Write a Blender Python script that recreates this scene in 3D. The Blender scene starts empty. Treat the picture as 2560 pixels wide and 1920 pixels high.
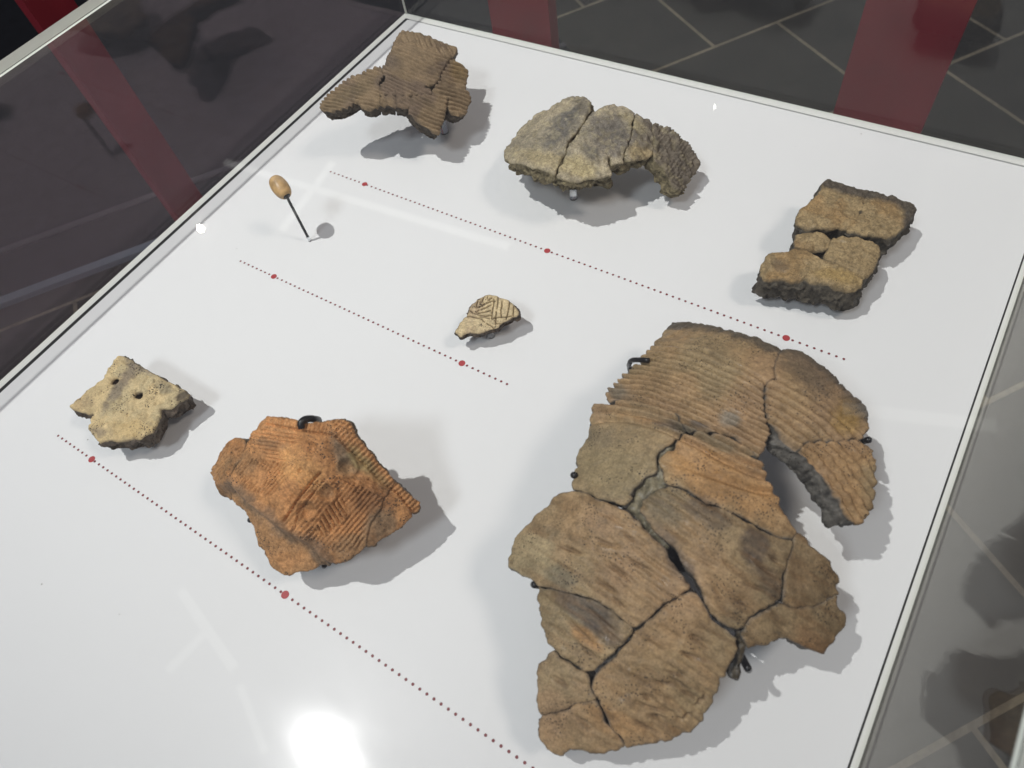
import bpy, math
import numpy as np
from mathutils import Matrix, Vector

scene = bpy.context.scene
S = 0.5                       # metres per plan unit; the deck is z = 0, x along its back edge, y towards the back
COL = scene.collection

# ------------------------------------------------------------------ camera
PP = np.array([1280.0, 960.0])
VX = np.array([-2563.0, -808.0]); VY = np.array([3561.0, -2281.0])
F = math.sqrt(-np.dot(VX - PP, VY - PP))
ex = -np.array([*(VX - PP), F]); ex /= np.linalg.norm(ex)
ey = np.array([*(VY - PP), F]); ey /= np.linalg.norm(ey)
ez = np.cross(ex, ey)
RW = np.array([ex, ey, ez])
CAM = np.array([1.33199, -1.35415, 1.0])

def rays(p):
    p = np.atleast_2d(np.asarray(p, float))
    c = np.column_stack([p - PP, np.full(len(p), F)])
    return c @ RW.T
def on(p, z=0.0):
    r = rays(p); t = (z - CAM[2]) / r[:, 2]
    return CAM + t[:, None] * r
def proj(w):
    c = (np.atleast_2d(w) - CAM) @ RW
    return PP + F * c[:, :2] / c[:, 2:3]

cam_d = bpy.data.cameras.new("camera"); cam = bpy.data.objects.new("camera", cam_d); COL.objects.link(cam)
cam_d.sensor_width = 36; cam_d.lens = F / 2560 * 36; cam_d.clip_start = 0.01; cam_d.clip_end = 100
M = Matrix.Identity(4)
for i in range(3):
    M[i][0] = RW[i][0]; M[i][1] = -RW[i][1]; M[i][2] = -RW[i][2]; M[i][3] = CAM[i] * S
cam.matrix_world = M
cam_d.dof.use_dof = True; cam_d.dof.focus_distance = 0.66; cam_d.dof.aperture_fstop = 9.0
scene.camera = cam

# ------------------------------------------------------------------ world, lamps, exposure
w = bpy.data.worlds.new("World"); scene.world = w; w.use_nodes = True
w.node_tree.nodes["Background"].inputs[0].default_value = (0.85, 0.86, 1.0, 1)
w.node_tree.nodes["Background"].inputs[1].default_value = 0.125
scene.view_settings.view_transform = 'Standard'; scene.view_settings.look = 'None'
scene.view_settings.exposure = 0.11; scene.view_settings.gamma = 1.0
scene.view_settings.use_curve_mapping = False
scene.cycles.transparent_max_bounces = 24
scene.cycles.max_bounces = 8
scene.cycles.glossy_bounces = 6
scene.cycles.sample_clamp_indirect = 4.0

KEY = np.array([-0.75, -2.05, 5.5])
def aim(o, target):
    d = Vector(target) - o.location
    o.rotation_euler = d.to_track_quat('-Z', 'Y').to_euler()
def spot(name, loc, target, watts, color, radius, size=1.2, blend=0.6):
    l = bpy.data.lights.new(name, 'SPOT'); l.energy = watts; l.color = color
    l.shadow_soft_size = radius; l.spot_size = size; l.spot_blend = blend
    o = bpy.data.objects.new(name, l); COL.objects.link(o)
    o.location = Vector(loc) * S; aim(o, Vector(target) * S); return o
spot("key_spot", KEY, (0.10, 0.05, 0), 232, (1.0, 0.99, 0.985), 0.022, 0.90, 1.0)
spot("fill_spot_right", (4.6, 0.15, 5.4), (0.4, -0.3, 0), 88, (1.0, 0.88, 0.80), 0.30, 0.9, 0.8)
spot("fill_spot_front", (0.6, -4.6, 5.4), (0.4, -0.2, 0), 100, (0.86, 0.92, 1.0), 0.30, 0.9, 0.8)

# ------------------------------------------------------------------ helpers: materials
def lin(c):
    c = np.asarray(c, float) / 255.0
    return np.where(c <= 0.04045, c / 12.92, ((c + 0.055) / 1.055) ** 2.4)
def alb(r, g, b, k=1.0):
    """base colour of a surface that shows as r,g,b beside the white deck"""
    return lin((r, g, b)) / 0.70 * 0.80 * k

def mat(name):
    m = bpy.data.materials.new(name); m.use_nodes = True
    nt = m.node_tree; return m, nt, nt.nodes["Principled BSDF"]
def N(nt, t, **kw):
    n = nt.nodes.new(t)
    for k, v in kw.items():
        if k in n.inputs: n.inputs[k].default_value = v
        else: setattr(n, k, v)
    return n
def mixc(nt, a, b, f, mode='MIX'):
    n = nt.nodes.new('ShaderNodeMix'); n.data_type = 'RGBA'; n.blend_type = mode
    for i, v in ((0, f), (6, a), (7, b)):
        if hasattr(v, 'is_linked') or hasattr(v, 'links'): nt.links.new(v, n.inputs[i])
        else: n.inputs[i].default_value = v
    return n.outputs[2]
def ramp(nt, src, stops):
    r = nt.nodes.new('ShaderNodeValToRGB')
    el = r.color_ramp.elements
    while len(el) < len(stops): el.new(0.5)
    for e, (p, c) in zip(el, stops):
        e.position = p; e.color = (c, c, c, 1) if not hasattr(c, '__len__') else (*c, 1)
    nt.links.new(src, r.inputs[0]); return r.outputs[0]

def plain(name, color, rough=0.5, metal=0.0, spec=0.5, bump=0.0, bscale=400, var=0.0, vscale=20):
    m, nt, b = mat(name)
    b.inputs['Base Color'].default_value = (*color, 1); b.inputs['Roughness'].default_value = rough
    b.inputs['Metallic'].default_value = metal; b.inputs['Specular IOR Level'].default_value = spec
    tc = N(nt, 'ShaderNodeTexCoord')
    if var:
        n = N(nt, 'ShaderNodeTexNoise', Scale=vscale, Detail=5.0); nt.links.new(tc.outputs['Object'], n.inputs['Vector'])
        f = ramp(nt, n.outputs[0], [(0.3, 1 - var), (0.7, 1.0)])
        nt.links.new(mixc(nt, (*color, 1), f, 1.0, 'MULTIPLY'), b.inputs['Base Color'])
    if bump:
        n = N(nt, 'ShaderNodeTexNoise', Scale=bscale, Detail=4.0); nt.links.new(tc.outputs['Object'], n.inputs['Vector'])
        bp = N(nt, 'ShaderNodeBump', Strength=bump, Distance=0.001); nt.links.new(n.outputs[0], bp.inputs['Height'])
        nt.links.new(bp.outputs[0], b.inputs['Normal'])
    return m

def glass_mat(name, tint=(1, 1, 1), smear=0.0, hue=(1, 0.97, 0.92), base=0.021):
    """thin pane: clear transmission plus a mirror reflection that grows with the grazing angle"""
    m = bpy.data.materials.new(name); m.use_nodes = True; nt = m.node_tree; nt.nodes.clear()
    out = N(nt, 'ShaderNodeOutputMaterial'); g = N(nt, 'ShaderNodeNewGeometry')
    dp = N(nt, 'ShaderNodeVectorMath', operation='DOT_PRODUCT')
    nt.links.new(g.outputs['Normal'], dp.inputs[0]); nt.links.new(g.outputs['Incoming'], dp.inputs[1])
    ab = N(nt, 'ShaderNodeMath', operation='ABSOLUTE'); nt.links.new(dp.outputs['Value'], ab.inputs[0])
    om = N(nt, 'ShaderNodeMath', operation='SUBTRACT'); om.inputs[0].default_value = 1.0; nt.links.new(ab.outputs[0], om.inputs[1])
    pw = N(nt, 'ShaderNodeMath', operation='POWER'); nt.links.new(om.outputs[0], pw.inputs[0]); pw.inputs[1].default_value = 5.0
    ml = N(nt, 'ShaderNodeMath', operation='MULTIPLY_ADD'); nt.links.new(pw.outputs[0], ml.inputs[0]); ml.inputs[1].default_value = 0.46; ml.inputs[2].default_value = base
    tr = N(nt, 'ShaderNodeBsdfTransparent'); tr.inputs[0].default_value = (*tint, 1)
    gl = N(nt, 'ShaderNodeBsdfGlossy', Roughness=0.0)
    gl.inputs['Color'].default_value = (*hue, 1)
    refl = gl.outputs[0]
    if smear:
        g2 = N(nt, 'ShaderNodeBsdfGlossy', Roughness=0.13)
        tc = N(nt, 'ShaderNodeTexCoord'); mp = N(nt, 'ShaderNodeMapping'); mp.inputs['Scale'].default_value = (9, 26, 9); mp.inputs['Rotation'].default_value = (0, 0, 0.5)
        nt.links.new(tc.outputs['Object'], mp.inputs[0])
        ns = N(nt, 'ShaderNodeTexNoise', Scale=2.0, Detail=8.0); nt.links.new(mp.outputs[0], ns.inputs['Vector'])
        f = ramp(nt, ns.outputs[0], [(0.40, smear * .15), (0.62, smear * .5), (0.72, smear)])
        mx = N(nt, 'ShaderNodeMixShader'); nt.links.new(f, mx.inputs[0]); nt.links.new(gl.outputs[0], mx.inputs[1]); nt.links.new(g2.outputs[0], mx.inputs[2])
        refl = mx.outputs[0]
    ms = N(nt, 'ShaderNodeMixShader'); nt.links.new(ml.outputs[0], ms.inputs[0])
    nt.links.new(tr.outputs[0], ms.inputs[1]); nt.links.new(refl, ms.inputs[2]); nt.links.new(ms.outputs[0], out.inputs[0])
    return m

def emit(name, color, strength):
    m = bpy.data.materials.new(name); m.use_nodes = True; nt = m.node_tree; nt.nodes.clear()
    out = N(nt, 'ShaderNodeOutputMaterial'); e = N(nt, 'ShaderNodeEmission', Strength=strength); e.inputs[0].default_value = (*color, 1)
    nt.links.new(e.outputs[0], out.inputs[0]); return m

# ------------------------------------------------------------------ helpers: objects
def tag(o, label=None, cat=None, group=None, kind=None):
    for k, v in (('label', label), ('category', cat), ('group', group), ('kind', kind)):
        if v: o[k] = v
    return o
def thing(name, loc, label, cat, group=None):
    o = bpy.data.objects.new(name, None); COL.objects.link(o); o.location = Vector(loc) * S
    o.empty_display_size = 0.02
    return tag(o, label, cat, group)
def mesh_obj(name, verts, faces, materials, parent=None, origin=None, smooth=False, midx=None):
    """verts in plan units, world; origin (plan units) becomes the object's origin"""
    v = np.asarray(verts, float)
    if parent is not None: org = np.array(parent.location) / S if parent.parent is None else np.array(parent['org'])
    else: org = np.zeros(3) if origin is None else np.asarray(origin, float)
    me = bpy.data.meshes.new(name)
    me.from_pydata(((v - org) * S).tolist(), [], faces)
    for m in (materials if isinstance(materials, (list, tuple)) else [materials]): me.materials.append(m)
    if midx is not None: me.polygons.foreach_set('material_index', midx)
    if smooth: me.polygons.foreach_set('use_smooth', [True] * len(me.polygons))
    me.update()
    o = bpy.data.objects.new(name, me); COL.objects.link(o)
    if parent is not None: o.parent = parent
    else: o.location = Vector(org) * S
    o['org'] = [float(a) for a in org]
    return o
def box(x0, x1, y0, y1, z0, z1):
    v = [(x, y, z) for z in (z0, z1) for y in (y0, y1) for x in (x0, x1)]
    f = [(0, 2, 3, 1), (4, 5, 7, 6), (0, 1, 5, 4), (2, 6, 7, 3), (0, 4, 6, 2), (1, 3, 7, 5)]
    return v, f
def join(*parts):
    V, Fc = [], []
    for v, f in parts:
        k = len(V); V += list(v); Fc += [tuple(i + k for i in q) for q in f]
    return V, Fc
def tube(path, r, n=10, r_end=None):
    P = [np.asarray(p, float) for p in path]; V, Fc = [], []
    up = np.array([0.3, 0.2, 0.93])
    for i, p in enumerate(P):
        t = P[min(i + 1, len(P) - 1)] - P[max(i - 1, 0)]; t /= np.linalg.norm(t) + 1e-9
        a = np.cross(t, up); 
        if np.linalg.norm(a) < 0.2: a = np.cross(t, [1, 0, 0])
        a /= np.linalg.norm(a); b = np.cross(t, a)
        rr = r if r_end is None else r + (r_end - r) * i / (len(P) - 1)
        for k in range(n):
            th = 2 * math.pi * k / n; V.append(p + rr * (math.cos(th) * a + math.sin(th) * b))
    for i in range(len(P) - 1):
        for k in range(n):
            j = (k + 1) % n; Fc.append((i * n + k, i * n + j, (i + 1) * n + j, (i + 1) * n + k))
    Fc.append(tuple(range(n))[::-1]); Fc.append(tuple((len(P) - 1) * n + k for k in range(n)))
    return V, Fc
def smooth_path(pts, n=6):
    P = [np.asarray(p, float) for p in pts]; out = []
    Q = [P[0]] + P + [P[-1]]
    for i in range(1, len(Q) - 2):
        for k in range(n):
            t = k / n; a, b, c, d = Q[i - 1], Q[i], Q[i + 1], Q[i + 2]
            out.append(0.5 * ((2 * b) + (-a + c) * t + (2 * a - 5 * b + 4 * c - d) * t * t + (-a + 3 * b - 3 * c + d) * t ** 3))
    out.append(P[-1]); return out
def disc(cx, cy, z, r, n=12, h=0.0004):
    V = [(cx + r * math.cos(2 * math.pi * k / n), cy + r * math.sin(2 * math.pi * k / n), z) for k in range(n)]
    return V, [tuple(range(n))]

# ------------------------------------------------------------------ value noise in numpy
def _hash(ix, iy, iz, seed):
    h = (ix.astype(np.int64) * 374761393 + iy.astype(np.int64) * 668265263 + iz.astype(np.int64) * 2147483647 + seed * 1274126177) & 0xFFFFFFFF
    h = ((h ^ (h >> 13)) * 1274126177) & 0xFFFFFFFF
    h = ((h ^ (h >> 15)) * 2246822519) & 0xFFFFFFFF
    return ((h ^ (h >> 16)) & 0xFFFFFF) / float(0xFFFFFF) * 2 - 1
def noise(x, y, z=0.0, seed=0):
    x = np.asarray(x, float); y = np.asarray(y, float); z = np.zeros_like(x) + z
    ix, iy, iz = np.floor(x), np.floor(y), np.floor(z); fx, fy, fz = x - ix, y - iy, z - iz
    ux, uy, uz = [f * f * f * (f * (f * 6 - 15) + 10) for f in (fx, fy, fz)]
    r = 0
    for dx in (0, 1):
        for dy in (0, 1):
            for dz in (0, 1):
                r = r + _hash(ix + dx, iy + dy, iz + dz, seed) * (ux if dx else 1 - ux) * (uy if dy else 1 - uy) * (uz if dz else 1 - uz)
    return r
def fbm(x, y, z=0.0, octv=4, seed=0, gain=0.5):
    r, a, f = 0, 1.0, 1.0
    for i in range(octv):
        r = r + a * noise(np.asarray(x) * f, np.asarray(y) * f, np.asarray(z) * f, seed + i * 17); a *= gain; f *= 2.03
    return r
def sstep(a, b, x):
    t = np.clip((x - a) / (b - a), 0, 1); return t * t * (3 - 2 * t)

# ------------------------------------------------------------------ sherds: geometry
def Z(off, s):
    return lambda pts: [(off[0] + x / s, off[1] + y / s) for x, y in pts]
ZB = Z((1240, 780), 2.3042); ZC = Z((1240, 1180), 2.3042); ZR = Z((1480, 780), 4.608); ZQ = Z((1880, 860), 3.456)
Z1 = Z((760, 40), 4.424); Z2 = Z((1220, 200), 3.687); Z3 = Z((1860, 420), 4.148); ZL = Z((140, 840), 5.183)
ZS = Z((1100, 700), 9.217); ZG = Z((500, 1000), 3.319); ZO = Z((540, 1030), 4.254)

def quad_fit(ctrl):
    """smooth curved surface z(x, y) through measured heights"""
    P = np.array([on((x, y), z)[0] for x, y, z in ctrl]); c0 = P[:, :2].mean(0)
    X, Y = (P[:, :2] - c0).T
    A = np.column_stack([np.ones_like(X), X, Y, X * X, X * Y, Y * Y])
    reg = np.diag([0, 0.003, 0.003, 0.012, 0.012, 0.012])
    k = np.linalg.lstsq(np.vstack([A, reg]), np.concatenate([P[:, 2], np.zeros(6)]), rcond=None)[0]
    def z(x, y):
        X = x - c0[0]; Y = y - c0[1]
        return k[0] + k[1] * X + k[2] * Y + k[3] * X * X + k[4] * X * Y + k[5] * Y * Y
    return z
def drop(px, zf):
    """image outline -> points on the curved surface"""
    r = rays(px); z = np.full(len(r), 0.08)
    for _ in range(30):
        P = CAM + ((z - CAM[2]) / r[:, 2])[:, None] * r
        z = z + 0.6 * (zf(P[:, 0], P[:, 1]) - z)
    return P
def resample(poly, step, amp, seed):
    P = np.asarray(poly, float)[:, :2]; out = []
    n = len(P)
    for i in range(n):
        a, b = P[i], P[(i + 1) % n]; L = np.linalg.norm(b - a); m = max(1, int(L / step))
        t = np.arange(m)[:, None] / m; out.append(a + (b - a) * t)
    Q = np.vstack(out)
    d = np.roll(Q, -1, 0) - np.roll(Q, 1, 0); L = np.linalg.norm(d, axis=1)[:, None] + 1e-12
    nrm = np.column_stack([d[:, 1], -d[:, 0]]) / L
    k = amp * (noise(Q[:, 0] * 90, Q[:, 1] * 90, seed=seed) + 0.6 * noise(Q[:, 0] * 230, Q[:, 1] * 230, seed=seed + 3))
    return Q + nrm * k[:, None]
def grown(Q, g):
    d = np.roll(Q, -2, 0) - np.roll(Q, 2, 0); L = np.linalg.norm(d, axis=1)[:, None] + 1e-12
    sgn = np.sign(np.sum(Q[:, 0] * np.roll(Q[:, 1], -1) - np.roll(Q[:, 0], -1) * Q[:, 1]))
    return Q + sgn * g * np.column_stack([d[:, 1], -d[:, 0]]) / L
def inside(P, poly):
    r = np.zeros(len(P), bool); x, y = P[:, 0], P[:, 1]; n = len(poly)
    for i in range(n):
        (x0, y0), (x1, y1) = poly[i], poly[(i + 1) % n]
        if y0 == y1: continue
        c = ((y0 > y) != (y1 > y)); r ^= c & (x < (x1 - x0) * (y - y0) / (y1 - y0) + x0)
    return r
def nearest(P, polys):
    bd = np.full(len(P), 1e9); bp = np.zeros((len(P), 2))
    for poly in polys:
        Q = np.roll(poly, -1, 0)
        for a, b in zip(poly, Q):
            ab = b - a; L = ab @ ab
            if L < 1e-14: continue
            t = np.clip(((P - a) @ ab) / L, 0, 1); q = a + t[:, None] * ab
            d = ((P - q) ** 2).sum(1); m = d < bd
            bd[m] = d[m]; bp[m] = q[m]
    return np.sqrt(bd), bp

def pline_dist(px, line):
    P = np.asarray(px, float); bd = np.full(len(P), 1e9); L = np.asarray(line, float)
    for a, b in zip(L[:-1], L[1:]):
        ab = b - a; t = np.clip(((P - a) @ ab) / (ab @ ab), 0, 1)
        bd = np.minimum(bd, np.linalg.norm(P - (a + t[:, None] * ab), axis=1))
    return bd
def softpoly(px, poly, soft):
    poly = np.asarray(poly, float); d, _ = nearest(px, [poly]); ins = inside(px, poly)
    return sstep(-soft, soft, np.where(ins, d, -d))
def phase_fit(curves, deg=3):
    """curves: [(index, [(px, py)...])] -> polynomial ridge index over the surface"""
    P, v = [], []
    for k, pts in curves:
        pp = np.asarray(pts, float)
        for a, b in zip(pp[:-1], pp[1:]):
            for t in (0, 0.25, 0.5, 0.75): P.append(a + (b - a) * t); v.append(k)
        P.append(pp[-1]); v.append(k)
    P = np.array(P); c = P.mean(0); s = P.std()
    def basis(Q):
        q = (Q - c) / s; return np.column_stack([q[:, 0] ** i * q[:, 1] ** j for i in range(deg + 1) for j in range(deg + 1 - i)])
    k = np.linalg.lstsq(basis(P), np.array(v, float), rcond=None)[0]
    return lambda Q: basis(Q) @ k

def sherd_piece(name, parent, poly_px, zf, material, step, thick, disp, colour, wallcol, seed=0, dz=0.0, holes=(), bevel=0.004,
                edge_amp=0.0012, flare=0.0, rough=0.16, wallbias=None, grow=0.0009, nzf=None):
    zz = (lambda x, y: zf(x, y) + dz)
    outer = resample(drop(poly_px, zz), step * 1.3, edge_amp, seed)
    if grow: outer = grown(outer, grow)
    hol = [resample(drop(h, zz), step, 0.0003, seed + 1) for h in holes]
    polys = [outer] + hol
    lo = outer.min(0) - step; hi = outer.max(0) + step
    nx = int((hi[0] - lo[0]) / step) + 2; ny = int((hi[1] - lo[1]) / step) + 2
    gx = lo[0] + np.arange(nx + 1) * step; gy = lo[1] + np.arange(ny + 1) * step
    CX, CY = np.meshgrid(gx[:-1] + step / 2, gy[:-1] + step / 2, indexing='ij')
    cc = np.column_stack([CX.ravel(), CY.ravel()]); ins = inside(cc, outer)
    for h in hol: ins &= ~inside(cc, h)
    ins = ins.reshape(nx, ny)
    # drop cells that hang on by a corner only
    for _ in range(2):
        p = np.pad(ins, 1); nb = p[:-2, 1:-1].astype(int) + p[2:, 1:-1] + p[1:-1, :-2] + p[1:-1, 2:]
        ins &= nb >= 2
    I, J = np.nonzero(ins)
    vid = lambda i, j: i * (ny + 1) + j
    quads = np.column_stack([vid(I, J), vid(I + 1, J), vid(I + 1, J + 1), vid(I, J + 1)])
    used, inv = np.unique(quads.ravel(), return_inverse=True); quads = inv.reshape(-1, 4)
    P = np.column_stack([gx[used // (ny + 1)], gy[used % (ny + 1)]])
    e = np.vstack([quads[:, [0, 1]], quads[:, [1, 2]], quads[:, [2, 3]], quads[:, [3, 0]]])
    n = len(P); key = e[:, 0] * n + e[:, 1]; rev = e[:, 1] * n + e[:, 0]
    be = e[~np.isin(key, rev)]
    bv = np.unique(be)
    _, q = nearest(P[bv], polys); P[bv] = q
    # relax the row just inside so that snapped cells stay even
    d, _ = nearest(P, polys); d[bv] = 0
    x, y = P[:, 0], P[:, 1]; z0 = zz(x, y)
    px = proj(np.column_stack([x, y, z0]))
    e1 = 0.001
    nz = nzf or zz; gxn = (nz(x + e1, y) - nz(x - e1, y)) / (2 * e1); gyn = (nz(x, y + e1) - nz(x, y - e1)) / (2 * e1)
    nrm = np.column_stack([-gxn, -gyn, np.ones(n)]); nrm /= np.linalg.norm(nrm, axis=1)[:, None]
    h = disp(px, x, y, d)
    t = np.clip(1 - d / bevel, 0, 1); h = h - bevel * 0.75 * (1 - np.sqrt(np.clip(1 - t * t, 0, 1)))
    h = h - 0.0012 * sstep(0.010, 0, d) * (0.5 + noise(x * 160, y * 160, seed=seed + 5))
    top = np.column_stack([x, y, z0]) + nrm * h[:, None]
    col = colour(px, x, y, d)
    wc = np.asarray(wallcol)
    ed = (sstep(0.0028, 0.0, d) * (0.55 + 0.45 * noise(x * 140, y * 140, seed=seed + 9)))[:, None] * 0.8
    col = col * (1 - ed) + (wc * 1.3) * ed
    # walls of the break
    out = np.zeros((n, 2))
    dd = P[be[:, 1]] - P[be[:, 0]]; on_ = np.column_stack([dd[:, 1], -dd[:, 0]])
    np.add.at(out, be[:, 0], on_); np.add.at(out, be[:, 1], on_)
    o = out[bv]; o /= np.linalg.norm(o, axis=1)[:, None] + 1e-12
    ia = np.searchsorted(bv, be[:, 0]); ib = np.searchsorted(bv, be[:, 1])
    for _ in range(8):
        acc = o.copy(); np.add.at(acc, ia, o[ib]); np.add.at(acc, ib, o[ia]); o = acc / (np.linalg.norm(acc, axis=1)[:, None] + 1e-12)
    K = 12; m = len(bv); idx = np.full(n, -1); idx[bv] = np.arange(m)
    rings = []; rcol = []
    th = thick(x[bv], y[bv]) if callable(thick) else thick
    for k in range(1, K + 1):
        f = k / K
        base = top[bv] - nrm[bv] * np.reshape(th * f + h[bv] * min(1.0, f * 2.5), (-1, 1))
        zc = f * np.mean(th)
        rr = rough * np.mean(th) * (fbm(x[bv] * 55, y[bv] * 55, zc * 80 + seed, 4, seed + 21, .6))
        base = base + nrm[bv] * (min(1, f * 3) * (1 - f * .5) * .22 * np.mean(th) * fbm(x[bv] * 70, y[bv] * 70, zc * 60, 3, seed + 31))[:, None]
        fl = (flare if wallbias is None else wallbias(px[bv])) * f
        rr = rr * min(1, f * 2.2) + fl - 0.12 * np.mean(th) * f * f
        base = base + np.column_stack([o * np.reshape(rr, (-1, 1)), np.zeros(m)])
        rings.append(base)
        cn = 1 + 0.5 * fbm(x[bv] * 110, y[bv] * 110, f * np.mean(th) * 160, 4, seed + 41, .65)
        rcol.append(wc * np.clip(cn, 0.35, 1.9)[:, None])
    zb = top - nrm * (np.reshape(thick(x, y) if callable(thick) else thick, (-1, 1)) + h[:, None]); bot = zb; bot[bv] = rings[-1]
    V = np.vstack([top] + rings[:-1] + [bot]); Cc = np.vstack([col] + rcol[:-1] + [np.tile(wc, (n, 1))])
    Cc[-n:][bv] = rcol[-1]
    def rid(k, b): return b if k == 0 else (n + (k - 1) * m + idx[b] if k < K else n + (K - 1) * m + b)
    W = []
    for k in range(K):
        W.append(np.column_stack([rid(k, be[:, 1]), rid(k, be[:, 0]), rid(k + 1, be[:, 0]), rid(k + 1, be[:, 1])]))
    fc = np.vstack([quads] + W + [quads[:, ::-1] + n + (K - 1) * m])
    org = np.array(parent.location) / S
    me = bpy.data.meshes.new(name)
    me.vertices.add(len(V)); me.vertices.foreach_set('co', ((V - org) * S).ravel())
    me.loops.add(fc.size); me.loops.foreach_set('vertex_index', fc.ravel().astype(np.int32))
    me.polygons.add(len(fc)); me.polygons.foreach_set('loop_start', np.arange(len(fc), dtype=np.int32) * 4)
    me.polygons.foreach_set('use_smooth', np.ones(len(fc), bool))
    me.update(calc_edges=True)
    a = me.color_attributes.new('clay', 'FLOAT_COLOR', 'POINT')
    a.data.foreach_set('color', np.column_stack([np.clip(Cc, 0.004, 0.95), np.ones(len(Cc))]).ravel())
    me.materials.append(material)
    ob = bpy.data.objects.new(name, me); COL.objects.link(ob); ob.parent = parent
    return ob

def clay(name, rough=0.72, grit=1.0, pits=0.5, glint=0.0, seed=0.0):
    """fired clay: the clay's own colours per point, broken by fine grain, pits and specks"""
    m, nt, b = mat(name)
    at = N(nt, 'ShaderNodeAttribute', attribute_name='clay'); tc = N(nt, 'ShaderNodeTexCoord')
    mp = N(nt, 'ShaderNodeMapping'); mp.inputs['Location'].default_value = (seed, seed * 2, 0); nt.links.new(tc.outputs['Object'], mp.inputs[0])
    v = mp.outputs[0]
    n1 = N(nt, 'ShaderNodeTexNoise', Scale=260.0, Detail=6.0, Roughness=0.7); nt.links.new(v, n1.inputs['Vector'])
    n2 = N(nt, 'ShaderNodeTexNoise', Scale=750.0, Detail=3.0, Roughness=0.6); nt.links.new(v, n2.inputs['Vector'])
    f1 = ramp(nt, n1.outputs[0], [(0.28, 1 - 0.55 * grit), (0.5, 0.95), (0.72, 1 + 0.34 * grit)])
    f2 = ramp(nt, n2.outputs[0], [(0.3, 1 - 0.42 * grit), (0.7, 1 + 0.25 * grit)])
    c = mixc(nt, at.outputs['Color'], f1, 1.0, 'MULTIPLY'); c = mixc(nt, c, f2, 1.0, 'MULTIPLY')
    vo = N(nt, 'ShaderNodeTexVoronoi', Scale=560.0, Randomness=1.0); nt.links.new(v, vo.inputs['Vector'])
    n3 = N(nt, 'ShaderNodeTexNoise', Scale=55.0, Detail=2.0); nt.links.new(v, n3.inputs['Vector'])
    thr = N(nt, 'ShaderNodeMath', operation='MULTIPLY'); nt.links.new(ramp(nt, n3.outputs[0], [(0.42, 0.0), (0.62, 1.0)]), thr.inputs[0]); thr.inputs[1].default_value = 0.36 * pits
    lt = N(nt, 'ShaderNodeMath', operation='LESS_THAN'); nt.links.new(vo.outputs['Distance'], lt.inputs[0]); nt.links.new(thr.outputs[0], lt.inputs[1])
    c = mixc(nt, c, (0.035, 0.028, 0.022, 1), lt.outputs[0])
    nt.links.new(c, b.inputs['Base Color'])
    if glint:
        n4 = N(nt, 'ShaderNodeTexNoise', Scale=120.0, Detail=2.0); nt.links.new(v, n4.inputs['Vector'])
        nt.links.new(ramp(nt, n4.outputs[0], [(0.60, rough), (0.70, rough - glint)]), b.inputs['Roughness'])
    else: b.inputs['Roughness'].default_value = rough
    b.inputs['Specular IOR Level'].default_value = 0.35
    ad = N(nt, 'ShaderNodeMath', operation='MULTIPLY_ADD'); nt.links.new(n2.outputs[0], ad.inputs[0]); ad.inputs[1].default_value = 0.5; nt.links.new(n1.outputs[0], ad.inputs[2])
    sb = N(nt, 'ShaderNodeMath', operation='SUBTRACT'); nt.links.new(ad.outputs[0], sb.inputs[0]); nt.links.new(lt.outputs[0], sb.inputs[1])
    bp = N(nt, 'ShaderNodeBump', Strength=1.0, Distance=0.00038 * grit); nt.links.new(sb.outputs[0], bp.inputs['Height']); nt.links.new(bp.outputs[0], b.inputs['Normal'])
    return m

def blend(base, other, f):
    f = np.clip(f, 0, 1)[:, None]; return base * (1 - f) + np.asarray(other) * f
def blob(px, cx, cy, rx, ry, ang=0.0, soft=0.5, n=0.0, x=None, y=None, seed=0, sc=40):
    a = math.radians(ang); u = (px[:, 0] - cx) * math.cos(a) + (px[:, 1] - cy) * math.sin(a); v = -(px[:, 0] - cx) * math.sin(a) + (px[:, 1] - cy) * math.cos(a)
    r = np.sqrt((u / rx) ** 2 + (v / ry) ** 2)
    if n: r = r + n * fbm(x * sc, y * sc, 0, 4, seed)
    return 1 - sstep(1 - soft, 1 + soft, r)
def streaks(px, ang, per, along, seed):
    """stretched noise: fine scraping marks that run at an angle"""
    a = math.radians(ang); u = px[:, 0] * math.cos(a) + px[:, 1] * math.sin(a); v = -px[:, 0] * math.sin(a) + px[:, 1] * math.cos(a)
    return noise(u / along + 0.35 * v / along, v / per, seed=seed)
def grooves(ph, a=.50):
    u = np.abs((ph % 1.0) - .5) * 2
    return -sstep(a, 1.0, u) + .18 * np.cos(np.pi * u)
def rim_wave(ph, sharp=1.0):
    s = 0.5 + 0.5 * np.cos(2 * np.pi * ph); return s ** sharp

def lines(px, p0, p1, per, sharp=.22):
    p0 = np.array(p0); p1 = np.array(p1); t = (p1 - p0) / np.linalg.norm(p1 - p0); nn = np.array([-t[1], t[0]])
    v = (px - p0) @ nn / per; a = np.abs(v % 1.0 - .5) ; return 1 - sstep(0, sharp, a)

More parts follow.
